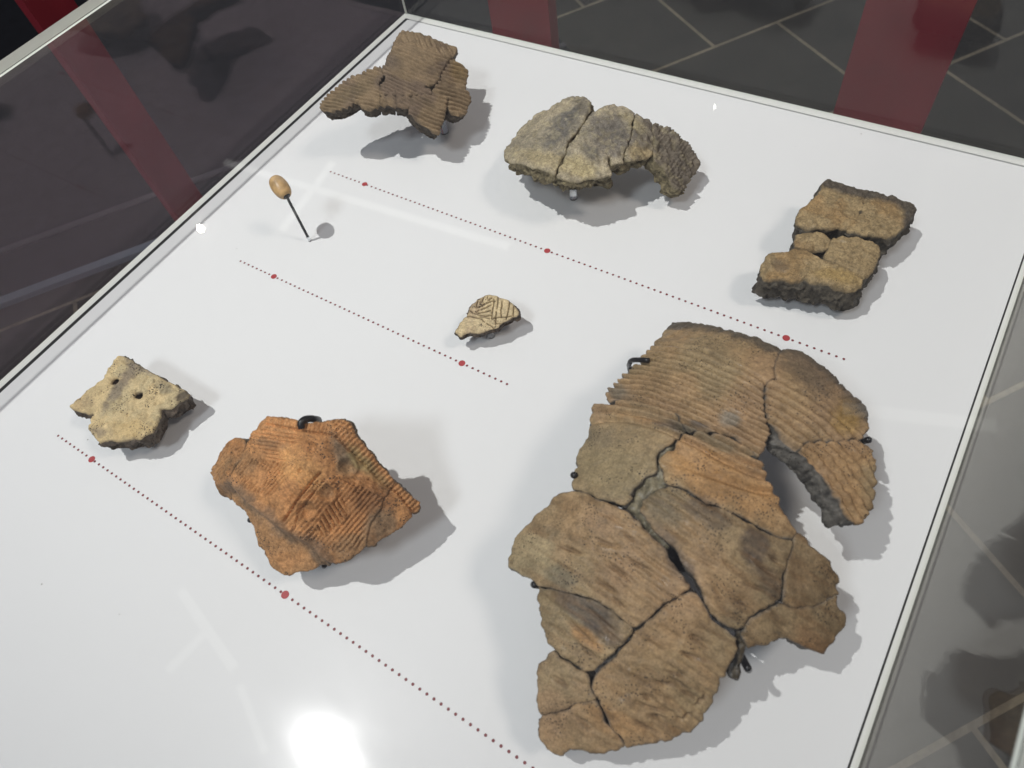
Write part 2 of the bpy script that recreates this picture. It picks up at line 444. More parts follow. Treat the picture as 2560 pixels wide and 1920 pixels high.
#==SETTING==
# ------------------------------------------------------------------ the room round the case
FLOOR = -1.7
def floor_material():
    m, nt, b = mat('slate_tiles')
    tc = N(nt, 'ShaderNodeTexCoord')
    mp = N(nt, 'ShaderNodeMapping'); mp.vector_type = 'POINT'
    th = math.radians(56.0)
    mp.inputs['Rotation'].default_value = (0, 0, -th); mp.inputs['Scale'].default_value = (1 / S, 1 / S, 1 / S)
    nt.links.new(tc.outputs['Object'], mp.inputs[0])
    sh = N(nt, 'ShaderNodeVectorMath', operation='ADD'); sh.inputs[1].default_value = (-2.65 + 20 * 0.92, -1.60 + 20 * 0.915, 0)
    nt.links.new(mp.outputs[0], sh.inputs[0])
    br = N(nt, 'ShaderNodeTexBrick'); br.offset = 0.5; br.offset_frequency = 2; br.squash = 1.0
    br.inputs['Scale'].default_value = 1.0; br.inputs['Mortar Size'].default_value = 0.013; br.inputs['Mortar Smooth'].default_value = 0.25
    br.inputs['Brick Width'].default_value = 0.92; br.inputs['Row Height'].default_value = 0.915; br.inputs['Bias'].default_value = 0.0
    br.inputs['Color1'].default_value = (0.024, 0.022, 0.018, 1); br.inputs['Color2'].default_value = (0.034, 0.031, 0.025, 1)
    br.inputs['Mortar'].default_value = (0.24, 0.20, 0.14, 1)
    nt.links.new(sh.outputs[0], br.inputs['Vector'])
    n1 = N(nt, 'ShaderNodeTexNoise', Scale=9.0, Detail=8.0, Roughness=0.65); nt.links.new(tc.outputs['Object'], n1.inputs['Vector'])
    n2 = N(nt, 'ShaderNodeTexNoise', Scale=90.0, Detail=5.0); nt.links.new(tc.outputs['Object'], n2.inputs['Vector'])
    c = mixc(nt, br.outputs['Color'], ramp(nt, n1.outputs[0], [(0.3, 0.6), (0.7, 1.35)]), 1.0, 'MULTIPLY')
    c = mixc(nt, c, ramp(nt, n2.outputs[0], [(0.3, 0.75), (0.7, 1.2)]), 1.0, 'MULTIPLY')
    nt.links.new(c, b.inputs['Base Color']); b.inputs['Roughness'].default_value = 0.55
    bp = N(nt, 'ShaderNodeBump', Strength=0.4, Distance=0.003); nt.links.new(n1.outputs[0], bp.inputs['Height']); nt.links.new(bp.outputs[0], b.inputs['Normal'])
    return m
fl = mesh_obj('floor', [(-14, -14, FLOOR), (14, -14, FLOOR), (14, 14, FLOOR), (-14, 14, FLOOR)], [(0, 1, 2, 3)], floor_material())
tag(fl, kind='structure')

# dark carpeted strip with two pale trims, left of the case
th = math.radians(54.5); A = np.array([math.cos(th), math.sin(th)]); Bn = np.array([-math.sin(th), math.cos(th)])
s1 = (on((0, 765), FLOOR)[0][:2] @ Bn); s2 = (on((0, 639), FLOOR)[0][:2] @ Bn)
def strip(n0, n1, z0, z1, a0=-9, a1=9):
    V = []
    for z in (z0, z1):
        for n_, a_ in ((n0, a0), (n1, a0), (n0, a1), (n1, a1)): q = A * a_ + Bn * n_; V.append((q[0], q[1], z))
    return V, [(0, 1, 3, 2), (4, 6, 7, 5), (0, 4, 5, 1), (2, 3, 7, 6), (0, 2, 6, 4), (1, 5, 7, 3)]
v, f = strip(s1 + 0.02, s2, FLOOR - 0.05, FLOOR + 0.02)
# only to the left of the case: clip its run
carpet = mesh_obj('carpet', *strip(s1 + 0.03, 9.0, FLOOR + 0.002, FLOOR + 0.02, -9, 1.35), plain('carpet_pile', (0.022, 0.024, 0.030), 0.9, bump=0.5, bscale=300, var=0.4))
tag(carpet, kind='structure')
trim_m = plain('trim_metal', (0.22, 0.25, 0.30), 0.4, 0.2)
trim = thing('floor_trim', (*(A * -1 + Bn * s1), FLOOR), 'pale metal trim strip along the near edge of the dark carpet', 'trim')
mesh_obj('strip', *strip(s1 - 0.03, s1 + 0.03, FLOOR + 0.001, FLOOR + 0.035, -9, 1.35), trim_m, parent=trim)
trim2 = thing('floor_trim', (*(A * -1 + Bn * s2), FLOOR), 'dull grey trim strip running across the carpet, farther from the tiles', 'trim')
mesh_obj('strip', *strip(s2 - 0.025, s2 + 0.025, FLOOR + 0.0205, FLOOR + 0.03, -9, 1.35), plain('trim_dull', (0.08, 0.075, 0.085), 0.6), parent=trim2)

red_m = plain('red_lacquer', (0.20, 0.010, 0.020), 0.55, var=0.25, vscale=12)
def post(px_l, px_r, ydepth, zh, label, plane='y'):
    """upright red board; its two edges are found from the points where they cross the picture"""
    ax = 1 if plane == 'y' else 0
    def hit(p):
        r = rays(p)[0]; t = (ydepth - CAM[ax]) / r[ax]; return CAM + t * r
    a, b = hit(px_l), hit(px_r); c = (a + b) / 2
    t = thing('red_post', (c[0], c[1], FLOOR), label, 'post', 'tall red uprights round the case')
    if plane == 'y': v, f = box(a[0], b[0], ydepth, ydepth + 0.05, FLOOR + 0.03, zh)
    else: v, f = box(ydepth - 0.05, ydepth, min(a[1], b[1]), max(a[1], b[1]), FLOOR + 0.03, zh)
    mesh_obj('board', v, f, red_m, parent=t)
    if plane == 'y': v, f = box(a[0] - 0.03, b[0] + 0.03, ydepth - 0.03, ydepth + 0.08, FLOOR + 0.004, FLOOR + 0.03)
    else: v, f = box(ydepth - 0.08, ydepth + 0.03, min(a[1], b[1]) - 0.03, max(a[1], b[1]) + 0.03, FLOOR + 0.004, FLOOR + 0.03)
    mesh_obj('foot_plate', v, f, plain('foot_plate_metal', (0.03, 0.03, 0.035), 0.5), parent=t)
    return t
post((1219, 0), (1369, 0), 0.62, 0.30, 'narrow upright red board behind the glass near the back left corner of the case')
post((2166, 0), (2443, 0), 0.40, 0.42, 'wide upright red board behind the glass at the right end of the back edge')
post((55, 0), (214, 45), -1.00, 0.34, 'upright red board beyond the left glass wall of the case', 'x')

# ------------------------------------------------------------------ the display case
YF, HG = -2.15, 0.436
def deck_material():
    m, nt, b = mat('white_deck')
    tc = N(nt, 'ShaderNodeTexCoord')
    n = N(nt, 'ShaderNodeTexNoise', Scale=3.0, Detail=4.0); nt.links.new(tc.outputs['Object'], n.inputs['Vector'])
    n2 = N(nt, 'ShaderNodeTexNoise', Scale=900.0, Detail=2.0); nt.links.new(tc.outputs['Object'], n2.inputs['Vector'])
    c = mixc(nt, (0.79, 0.79, 0.785, 1), (0.82, 0.82, 0.82, 1), n.outputs[0])
    vo = N(nt, 'ShaderNodeTexVoronoi', Scale=26.0); nt.links.new(tc.outputs['Object'], vo.inputs['Vector'])
    lt = N(nt, 'ShaderNodeMath', operation='LESS_THAN'); nt.links.new(vo.outputs['Distance'], lt.inputs[0]); lt.inputs[1].default_value = 0.017
    c = mixc(nt, c, (0.35, 0.33, 0.3, 1), lt.outputs[0])
    nt.links.new(c, b.inputs['Base Color']); b.inputs['Roughness'].default_value = 0.45; b.inputs['Specular IOR Level'].default_value = 0.4
    bp = N(nt, 'ShaderNodeBump', Strength=0.08, Distance=0.0005); nt.links.new(n2.outputs[0], bp.inputs['Height']); nt.links.new(bp.outputs[0], b.inputs['Normal'])
    return m
deck_m = deck_material()
edge_glow_m = plain('cream_edge_glow', (0.80, 0.80, 0.76), 0.3)  # cream colour stands in for light scattered in the panes' bottom edges
gap_shade_m = plain('black_gap_shade', (0.012, 0.012, 0.012), 0.6)  # black strip painted in for the shade inside the open gap round the deck
body_m = plain('case_body', (0.03, 0.03, 0.032), 0.5)
case = thing('display_case', (0.77, -1.07, FLOOR), 'large glass-topped museum display case with a white deck under the pottery pieces', 'display case')
v, f = box(-0.002, 1.530, YF, -0.009, -0.030, 0.0)
deck = mesh_obj('deck', v, f, deck_m, parent=case)
v, f = join(box(-0.030, -0.013, YF - 0.03, 0.017, -0.03, -0.0012), box(-0.013, 1.533, -0.003, 0.017, -0.03, -0.0012),
            box(1.533, 1.541, YF - 0.03, 0.017, -0.03, -0.0012), box(-0.013, 1.533, YF - 0.03, YF - 0.012, -0.03, -0.0012))
mesh_obj('rim', v, f, edge_glow_m, parent=case)
v, f = join(box(-0.013, -0.002, YF - 0.012, -0.003, -0.03, -0.0015), box(-0.002, 1.530, -0.009, -0.003, -0.03, -0.006),
            box(1.530, 1.533, YF - 0.012, -0.003, -0.03, -0.002))
mesh_obj('gap_shade', v, f, gap_shade_m, parent=case)
v, f = join(box(0.10, 1.40, -2.0, -0.14, FLOOR + 0.004, -0.1205), box(-0.028, 1.539, YF - 0.028, 0.015, -0.12, -0.0305))
mesh_obj('pedestal', v, f, body_m, parent=case)
glass = glass_mat('clear_pane', (0.99, 1.0, 0.99)); edge = plain('glass_edge', (0.74, 0.76, 0.70), 0.25)
gtop = glass_mat('clear_lid', (0.995, 1.0, 0.995), smear=0.34, base=0.045); gleft = glass_mat('clear_pane_left', (0.99, 1.0, 0.99), hue=(1, 0.76, 0.86), base=0.026)
def pane(x0, x1, y0, y1, z0, z1, axis, m=None, name='glass_pane'):
    v, f = box(x0, x1, y0, y1, z0, z1)
    big = {'z': (0, 1), 'y': (2, 3), 'x': (4, 5)}[axis]
    return mesh_obj(name, v, f, [m or glass, edge], parent=case, midx=[0 if (i in big or i == 0) else 1 for i in range(6)])
pane(-0.0295, -0.0220, YF, 0.0165, 0.0, HG - 0.016, 'x', gleft)
pane(1.5372, 1.5405, YF, 0.0165, 0.0, HG - 0.016, 'x')
pane(-0.0219, 1.5371, 0.0105, 0.0165, 0.0, HG - 0.016, 'y')
pane(-0.030, 1.541, YF, 0.017, HG - 0.0155, HG, 'z', gtop, 'glass_lid')

# printed dotted lines
ink = plain('red_ink', (0.42, 0.055, 0.06), 0.5); ink2 = plain('dark_red_ink', (0.20, 0.035, 0.04), 0.5)
for y, xs, x1, marks in ((-0.577, 0.2025, 1.344, (0.3035, 0.7720, 1.2425)), (-0.875, 0.2025, 0.8700, (0.3005, 0.7712)), (-1.3494, 0.1915, 1.52, (0.2915, 0.7683, 1.244))):
    parts = []; x = xs
    while x < x1:
        if min(abs(x - k) for k in marks) > 0.007: parts.append(disc(x, y, 0.0004, 0.0023, 8))
        x += 0.01208
    v, f = join(*parts); mesh_obj('dotted_line', v, f, ink2, parent=case)
    for k in marks:
        v, f = disc(k, y, 0.0005, 0.0062, 28); mesh_obj('marker_dot', v, f, ink, parent=case)

#==SHERDS==
black_m = plain('black_wire', (0.010, 0.010, 0.011), 0.35)
acryl = None
def acrylic():
    m, nt, b = mat('acrylic'); b.inputs['Base Color'].default_value = (0.85, 0.88, 0.9, 1); b.inputs['Roughness'].default_value = 0.08
    b.inputs['Transmission Weight'].default_value = 0.85; b.inputs['IOR'].default_value = 1.49
    return m
acryl = acrylic()

# ---- 1. the large reconstructed vessel
LBL = 'fragment'
vz = quad_fit([(2147, 1316, .147), (2176, 1043, .118), (2123, 1549, .090), (1850, 1640, .135), (1700, 1350, .215), (1290, 1400, .12), (1678, 800, .10),
               (1950, 870, .155), (1403, 1880, .065), (1620, 1860, .085), (1450, 1130, .15), (1850, 1100, .20)])
v_main = phase_fit([
    (0, ZR([(720, 320), (1000, 370), (1300, 470), (1600, 580), (1850, 700), (2020, 800)])),
    (4, ZR([(540, 620), (800, 650), (1100, 715), (1400, 835), (1700, 975), (1990, 1110)])),
    (8, ZR([(290, 800), (600, 850), (900, 930), (1200, 1050), (1500, 1180), (1800, 1330), (1960, 1410)])),
    (11, ZR([(165, 950), (450, 965), (700, 1010), (950, 1090), (1200, 1200), (1450, 1330), (1700, 1450), (1930, 1570)])),
    (12, ZR([(20, 1090), (200, 1040), (450, 1050), (750, 1110), (1000, 1200), (1254, 1380), (1914, 1660)])),
    (14, Z((1420, 980), 5.53)([(300, 420), (700, 480), (1100, 540), (1400, 600)]) ),
    (14, ZR([(1014, 1580), (1494, 1740), (2094, 1980)])),
    (15, Z((1420, 980), 5.53)([(280, 600), (600, 650), (900, 720)])),
    (15.5, ZR([(794, 1680), (1294, 1820), (2174, 2160)]))])
v_right = phase_fit([
    (0, ZQ([(190, 300), (430, 400), (640, 560), (800, 700), (930, 810), (1050, 960)])),
    (2, ZQ([(130, 420), (350, 540), (560, 660), (720, 800), (850, 930), (1000, 1130)])),
    (4, ZQ([(130, 570), (320, 680), (520, 820), (680, 980), (850, 1180), (960, 1330)])),
    (6, ZQ([(200, 720), (400, 880), (600, 1080), (750, 1280), (860, 1450)]))], 2)
crackF1 = ZR([(1810, 880), (1700, 980), (1640, 1050), (1530, 1190), (1440, 1330), (1440, 1390)])
MARKS = [ZC(q) for q in ([(1110, 950), (1200, 985)], [(1060, 1050), (1250, 1110)], [(960, 1150), (1100, 1200)], [(890, 1210), (1060, 1250)], [(1060, 1270), (1180, 1330)], [(830, 1290), (900, 1330)],
    [(850, 1400), (980, 1430)], [(980, 1180), (1130, 1280)], [(760, 1420), (950, 1520)], [(800, 1340), (1010, 1400)], [(330, 420), (520, 480)], [(560, 380), (700, 430)], [(620, 520), (760, 600)], [(700, 330), (840, 420)],
    [(560, 620), (700, 700)], [(730, 480), (880, 560)], [(650, 700), (760, 800)], [(1480, 530), (1600, 600)], [(1560, 480), (1650, 540)], [(1400, 640), (1560, 700)], [(1330, 720), (1460, 790)], [(1230, 640), (1320, 760)],
    [(400, 850), (560, 1000)], [(520, 790), (700, 930)], [(450, 980), (600, 1100)], [(600, 880), (720, 990)], [(1150, 1370), (1230, 1300)], [(1040, 1440), (1150, 1400)], [(330, 1180), (420, 1240)], [(420, 1400), (560, 1500)])]
def lens(px, q, wd=6.5):
    a, b = np.array(q[0]), np.array(q[1]); ab = b - a; L = np.linalg.norm(ab); u = ab / L; c = (a + b) / 2
    s_ = ((px - c) @ u) / (L * .62); t_ = ((px - c) @ np.array([-u[1], u[0]])) / wd; t_ = t_ + .5 * s_ * s_
    return np.clip(1 - np.sqrt(s_ ** 2 + t_ ** 2), 0, 1)
def v_disp(kind):
    def d_(px, x, y, d):
        h = 0.0022 * fbm(x * 14, y * 14, 0, 3, 5) + 0.0007 * fbm(x * 130, y * 130, 0, 3, 8)
        if kind in ('main', 'f2', 'f3'):
            ph = v_main(px) + 0.10 * noise(x * 25, y * 25, seed=2)
            on_ = sstep(-0.6, -0.1, ph) * (1 - sstep(15.3 if kind != 'f2' else 13.9, 16.0 if kind != 'f2' else 15.0, ph))
            if kind == 'f2': on_ = on_ * (1 - sstep(-4, 10, px[:, 1] - (1092 + .15 * (px[:, 0] - 1470))))
            if kind == 'f3': on_ = on_ * (1 - sstep(-6, 8, px[:, 1] - (1150 + .34 * (px[:, 0] - 1652))))
            amp = 0.0074 * (1 - 0.45 * sstep(11.5, 15, ph)) * (0.75 + 0.35 * noise(x * 30, y * 30, seed=4))
            gv = ph + .02 * noise(x * 90, y * 90, seed=78)
            wide = sstep(11, 14, ph)
            h = h + on_ * (amp * 1.45) * (grooves(gv, .46) * (1 - wide) + grooves(gv, .25) * wide)
            h = h - 0.0016 * (1 - sstep(0, 3.5, pline_dist(px, crackF1)))
            h = h - (1 - sstep(-1.3, -0.6, ph)) * 0.0022 * np.maximum(0, streaks(px, -28, 9, 60, 12))
            notch = streaks(px, -30, 5.5, 40, 14); h = h - (1 - sstep(-3.4, -2.6, ph)) * 0.0020 * np.abs(notch)
        elif kind == 'right':
            ph = v_right(px) + 0.12 * noise(x * 30, y * 30, seed=3)
            low = sstep(1080, 1150, px[:, 1] - 0.1 * (px[:, 0] - 2050))
            on_ = sstep(-0.7, -0.1, ph)
            h = h + on_ * (0.0085 - 0.0035 * low) * grooves(ph + .04 * noise(x * 150, y * 150, seed=79), .45) + low * 0.0016 * noise(x * 165, y * 120, seed=33) * on_
            a = np.abs(((px[:, 1] + 0.23 * px[:, 0]) / 21.0) % 1.0 - 0.5)
            h = h - (1 - on_) * 0.0026 * (1 - sstep(0.0, 0.13, a)) * sstep(2030, 2060, px[:, 0]) * (1 - sstep(0.022, 0.05, d))
        else:
            wp = px + 9 * np.column_stack([noise(x * 12, y * 12, seed=91), noise(x * 12, y * 12, seed=92)])
            h = h - 0.0036 * lines(wp, (0, 0), (84, 54 + 8), 24.0, .36) * sstep(.38, .80, noise(x * 9 + 3, y * 9, seed=93) + .55 * streaks(px, 35, 26, 48, 94)) * (.6 + .6 * np.abs(noise(x * 30, y * 30, seed=95)))
            for q in MARKS: h = h - 0.0070 * lens(wp, q)
            h = h + 0.0012 * streaks(px, 33, 11, 50, 51) * (0.4 + 0.6 * np.maximum(0, noise(x * 9, y * 9, seed=6) + .4)) + 0.0005 * streaks(px, 40, 3, 30, 52)
            h = h - 0.0026 * np.maximum(0, streaks(px, 26, 12, 55, 58) - 0.25)
        return h
    return d_
cT = alb(172, 144, 108); cG = alb(156, 140, 108); cO = alb(184, 142, 94); cD = alb(98, 86, 76); cB = alb(132, 98, 64); cY = alb(180, 146, 86); cL = alb(180, 166, 132); cP = alb(176, 144, 112)
def v_col(px, x, y, d, base):
    n1 = fbm(x * 11, y * 11, 0, 4, 61); n2 = fbm(x * 38, y * 38, 0, 4, 62)
    c = np.tile(base, (len(x), 1)); c = blend(c, cG, sstep(-.1, .9, n1) * .6); c = blend(c, cP, sstep(0, .9, -n1) * .5)
    B = lambda zx, zy, rx, ry, ang=0, soft=.5, lo=False: blob(px, 1240 + zx / 2.3042, (1180 if lo else 780) + zy / 2.3042, rx / 2.3042, ry / 2.3042, ang, soft, .35, x, y, 9, 45)
    rim = pline_dist(px, ZB([(1000, 45), (1110, 48), (1300, 85), (1500, 140), (1643, 215), (1760, 232), (1940, 350), (2090, 500), (2150, 600)]))
    c = blend(c, alb(88, 82, 74), (1 - sstep(4, 26, rim + 9 * n2)) * .85)
    c = blend(c, alb(112, 98, 82), B(1790, 330, 190, 90, 35) * .75); c = blend(c, alb(104, 94, 84), B(2080, 520, 60, 130, -30) * .8); c = blend(c, cY, B(2030, 600, 75, 80, 0, .7) * .8)
    c = blend(c, cD, B(1000, 655, 150, 28, 12) * .85); c = blend(c, alb(96, 92, 90), B(1180, 650, 80, 22, 15) * .8); c = blend(c, alb(150, 146, 136), B(1345, 610, 60, 55) * .7)
    c = blend(c, alb(118, 108, 92), B(600, 730, 110, 60, 10) * .45); c = blend(c, cO, B(850, 620, 130, 26, 10) * .5)
    c = blend(c, alb(118, 112, 100), B(700, 455, 90, 40, 10) * .8); c = blend(c, cG, B(720, 900, 230, 140) * .6)
    c = blend(c, cO, B(1330, 1000, 330, 150, 28, .5) * .85); c = blend(c, alb(140, 132, 108), B(1280, 740, 230, 45, 20) * .6)
    c = blend(c, alb(128, 120, 100), B(960, 200, 130, 110, 0, .5, True) * .6)
    c = blend(c, alb(104, 92, 80), B(1250, 250, 190, 70, 25, .4, True) * .7); c = blend(c, alb(88, 76, 66), B(1500, 420, 150, 90, 35, .35, True) * .85)
    c = blend(c, alb(92, 78, 66), B(1560, 600, 70, 120, -20, .5, True) * .7); c = blend(c, alb(98, 88, 82), B(1050, 500, 60, 170, -32, .5, True) * .7)
    c = blend(c, cL, B(200, 470, 170, 160, 0, .6, True) * .75); c = blend(c, alb(105, 104, 92), B(390, 610, 110, 60, 20, .6, True) * .6); c = blend(c, alb(120, 116, 98), B(320, 350, 130, 40, 20, .6, True) * .4)
    c = blend(c, alb(92, 86, 80), B(520, 800, 170, 75, 28, .4, True) * .85); c = blend(c, alb(96, 84, 76), B(640, 930, 110, 55, 45, .5, True) * .7)
    c = blend(c, cO, B(520, 960, 130, 35, 40, .5, True) * .8); c = blend(c, cO, B(700, 1450, 170, 70, 25, .5, True) * .5); c = blend(c, cG, B(380, 1180, 120, 110, 0, .6, True) * .6)
    st = streaks(px, 32, 11, 80, 71); low = (px[:, 1] > 1240)
    c = blend(c, alb(128, 98, 66), np.clip(st, 0, 1) * .55 * low * sstep(-.3, .4, n1 + .2)); c = blend(c, alb(186, 158, 122), np.clip(-st, 0, 1) * .30 * low)
    mk = np.zeros(len(x))
    for q in MARKS: mk = np.maximum(mk, lens(px + 4 * np.column_stack([n2, n1]), q, 8))
    c = blend(c, alb(112, 88, 64), sstep(.1, .6, mk) * .55)
    c = c * (1 + .15 * n2)[:, None] * .77 * np.array([1.01, .99, .95])
    return c
vm = clay('vessel_clay', 0.60, 0.66, 0.70, glint=0.36)
vo = thing('reconstructed_vessel', (1.25, -0.98, 0.0), 'largest brown pottery vessel, pieced together from many sherds, with a ribbed rim', 'pottery')
WG = alb(88, 84, 78)
PV = [
 ('main', ZB([(1010,47),(1110,48),(1210,62),(1300,85),(1400,110),(1500,140),(1580,178),(1643,215),(1638,230),(1618,250),(1606,290),(1600,340),(1604,375),(1566,395),(1546,412),(1542,450),(1549,520),(1553,590),(1566,650),(1583,668),(1580,700),(1560,745),(1545,790),(1522,828),(1500,812),(1450,765),(1380,715),(1290,690),(1180,680),(1120,680),(1098,672),(1070,625),(1047,590),(1000,560),(900,530),(820,510),(740,497),(690,500),(650,510),(640,500),(633,470),(650,450),(640,432),(680,420),(672,400),(705,395),(698,375),(735,365),(725,345),(765,340),(775,310),(830,290),(825,262),(858,240),(880,205),(910,185),(915,160),(950,130),(960,105),(990,70)]), cT, 0),
 ('f2', ZB([(640,522),(690,505),(740,502),(820,516),(900,536),(1000,566),(1040,594),(1063,630),(1080,662),(1092,690),(1062,702),(1042,725),(1010,760),(970,782),(935,802),(925,825),(928,855),(925,880),(918,915),(895,930),(850,950),(820,990),(790,1010),(770,1050),(780,1070),(755,1095),(735,1108),(700,1098),(640,1083),(580,1063),(530,1043),(490,1025),(443,1020),(445,980),(452,940),(450,910),(465,880),(462,830),(470,790),(490,770),(510,740),(525,700),(528,672),(540,650),(538,620),(553,600),(548,555),(570,535),(600,525)]), cG*.5+cT*.5, 1),
 ('f3', ZB([(1098,699),(1180,692),(1290,702),(1380,727),(1450,777),(1508,827),(1530,850),(1560,900),(1570,960),(1600,1010),(1630,1055),(1640,1110),(1670,1160),(1700,1200),(1730,1240),(1740,1270),(1724,1305),(1680,1297),(1590,1276),(1540,1246),(1475,1202),(1400,1167),(1330,1132),(1260,1107),(1200,1087),(1150,1057),(1100,1022),(1040,998),(988,988),(975,960),(960,920),(945,880),(938,850),(950,830),(985,805),(1022,785),(1045,745),(1065,715)]), cO*.6+cT*.4, 2),
 ('low', ZB([(835,1150),(840,1100),(868,1065),(910,1033),(950,1012),(1000,1003),(1050,1012),(1100,1037),(1150,1072),(1200,1100),(1260,1120),(1330,1145),(1400,1180),(1470,1217),(1540,1260),(1590,1290),(1680,1310),(1722,1320),(1712,1360),(1697,1410),(1677,1470),(1660,1520),(1652,1570),(1645,1600),(1640,1660),(1600,1680),(1540,1715),(1490,1745),(1452,1768),(1435,1795),(1405,1812),(1390,1822),(1350,1814),(1295,1785),(1248,1738),(1210,1680),(1200,1632),(1172,1580),(1150,1540),(1112,1490),(1072,1430),(1030,1358),(968,1305),(918,1262),(875,1215),(848,1178)]), cT, 3),
 ('low', ZC([(440,104),(490,110),(520,124),(560,149),(620,174),(690,194),(738,220),(775,255),(822,282),(852,325),(892,370),(940,418),(975,455),(1008,515),(1045,575),(1085,625),(1118,655),(1116,678),(1080,697),(1040,721),(982,741),(936,786),(896,826),(846,871),(800,902),(780,886),(740,856),(700,826),(650,786),(600,746),(560,731),(500,711),(420,686),(330,671),(245,652),(200,610),(140,590),(65,545),(75,490),(90,430),(120,370),(160,320),(200,290),(240,240),(290,200),(330,150),(380,120)]), cT, 4),
 ('low', ZC([(240,664),(330,684),(420,699),(500,724),(560,746),(600,761),(650,801),(700,841),(740,871),(783,905),(788,922),(757,957),(716,996),(694,1016),(674,1045),(634,1080),(595,1114),(565,1145),(540,1153),(500,1148),(450,1118),(400,1088),(360,1058),(335,1024),(300,985),(280,930),(260,870),(250,800),(235,740)]), cT*.5+cG*.5, 5),
 ('low', ZC([(803,917),(862,884),(912,839),(952,794),(997,754),(1042,736),(1090,712),(1125,696),(1155,706),(1176,745),(1204,795),(1244,856),(1294,898),(1344,930),(1392,962),(1390,1010),(1380,1060),(1350,1110),(1330,1150),(1300,1200),(1290,1250),(1270,1300),(1240,1360),(1210,1400),(1200,1450),(1150,1480),(1100,1520),(1020,1550),(960,1560),(880,1570),(810,1580),(752,1580),(740,1548),(706,1508),(666,1468),(635,1408),(614,1358),(594,1318),(566,1288),(551,1250),(551,1217),(578,1172),(608,1138),(658,1098),(698,1058),(728,1023),(768,973)]), cT*.9+cO*.1, 6),
 ('low', ZC([(330,1030),(353,1068),(398,1103),(448,1133),(498,1163),(521,1178),(528,1202),(533,1242),(545,1290),(566,1312),(518,1327),(448,1342),(398,1367),(338,1392),(260,1403),(245,1380),(235,1320),(245,1260),(230,1200),(235,1150),(240,1110),(280,1080),(300,1050)]), cT*.6+cG*.4, 7),
 ('low', ZC([(262,1413),(340,1400),(400,1376),(450,1350),(520,1336),(570,1321),(587,1350),(607,1400),(637,1452),(686,1512),(720,1552),(734,1578),(700,1595),(640,1610),(580,1618),(530,1612),(480,1600),(430,1598),(380,1638),(340,1630),(290,1600),(255,1560),(245,1500),(245,1450)]), cT, 8),
 ('low', ZC([(1733,357),(1762,358),(1800,385),(1820,425),(1860,465),(1900,490),(1935,520),(1945,560),(1985,600),(1980,640),(1972,665),(1980,698),(1888,754),(1820,773),(1740,783),(1684,768),(1660,755),(1664,700),(1669,640),(1675,590),(1695,520),(1711,460),(1724,400)]), cB, 9),
 ('low', ZC([(1650,767),(1690,782),(1740,794),(1820,785),(1890,764),(1978,704),(1980,760),(2000,800),(2030,830),(2030,870),(2010,910),(1960,960),(1920,1010),(1895,1050),(1840,1030),(1780,1010),(1730,985),(1680,965),(1640,965),(1590,990),(1520,1010),(1460,1015),(1432,980),(1427,930),(1443,890),(1482,852),(1542,814),(1602,782)]), cB*.8+cT*.2, 10),
 ('right', ZB([(1655,214),(1700,215),(1760,232),(1820,265),(1880,305),(1940,350),(1990,400),(2040,455),(2090,500),(2135,540),(2145,590),(2152,640),(2155,670),(2125,700),(2110,722),(2050,727),(1990,735),(1920,740),(1830,736),(1790,743),(1745,790),(1720,770),(1690,735),(1640,690),(1600,650),(1578,635),(1567,590),(1565,520),(1558,450),(1562,415),(1582,396),(1613,380),(1609,340),(1612,290),(1624,252),(1640,232)]), cT, 11),
 ('right', ZB([(1750,796),(1795,752),(1832,744),(1920,748),(1995,743),(2050,736),(2112,732),(2140,765),(2170,800),(2172,830),(2183,850),(2180,880),(2192,910),(2188,950),(2195,985),(2186,1010),(2190,1040),(2178,1090),(2180,1105),(2165,1140),(2140,1180),(2120,1215),(2090,1232),(2060,1210),(2025,1160),(1990,1100),(1950,1040),(1920,985),(1885,930),(1850,885),(1800,845)]), cT*.6+cO*.4, 12),
]
for kind, poly, base, sd in PV:
    dz = [0, -.003, 0, -.001, 0, -.001, .001, 0, -.001, -.003, -.002, -.001, -.002][sd]
    sherd_piece('sherd', vo, poly, vz, vm, 0.0019 if kind == 'low' else 0.0015, 0.026, v_disp(kind), lambda px, x, y, d, base=base: v_col(px, x, y, d, base), WG, seed=100 + sd * 7, dz=dz,
                bevel=0.0022, wallbias=(lambda px: 0.0) if kind != 'right' else (lambda px: 0.012 * (px[:, 0] < 2130) * (px[:, 1] > 1060) + 0.0))
sherd_piece('glue_fill', vo, ZB([(1085,700),(1050,740),(1020,790),(960,840),(975,940),(990,1000),(950,1022),(905,1042),(860,1080),(845,1150),(880,1215),(930,1280),(1000,1350),(980,1370),(900,1290),(830,1210),(750,1130),(730,1095),(790,1060),(800,1010),(870,940),(915,880),(920,800),(1000,760),(1060,690)]),
            vz, clay('glue', 0.35, 0.8, 0.2), 0.0025, 0.012, lambda px, x, y, d: 0.004 * fbm(x * 90, y * 90, 0, 3, 5), lambda px, x, y, d: np.tile(alb(120, 112, 92), (len(x), 1)) * (1 + .3 * fbm(x * 90, y * 90, 0, 3, 6))[:, None], WG * .6, seed=300, dz=-0.0115)
sherd_piece('glue_fill', vo, ZC([(1395,915),(1430,905),(1425,960),(1450,1020),(1425,1060),(1420,1110),(1400,1150),(1390,1190),(1365,1185),(1375,1130),(1385,1060),(1398,1000)]),
            vz, clay('glue_dark', 0.35, 1.0, 0.2), 0.002, 0.012, lambda px, x, y, d: 0.004 * fbm(x * 120, y * 120, 0, 3, 7), lambda px, x, y, d: np.tile(alb(82, 72, 56), (len(x), 1)) * (1 + .4 * fbm(x * 120, y * 120, 0, 3, 6))[:, None], WG * .5, seed=310, dz=-0.012, grow=0, edge_amp=.003, rough=.5)

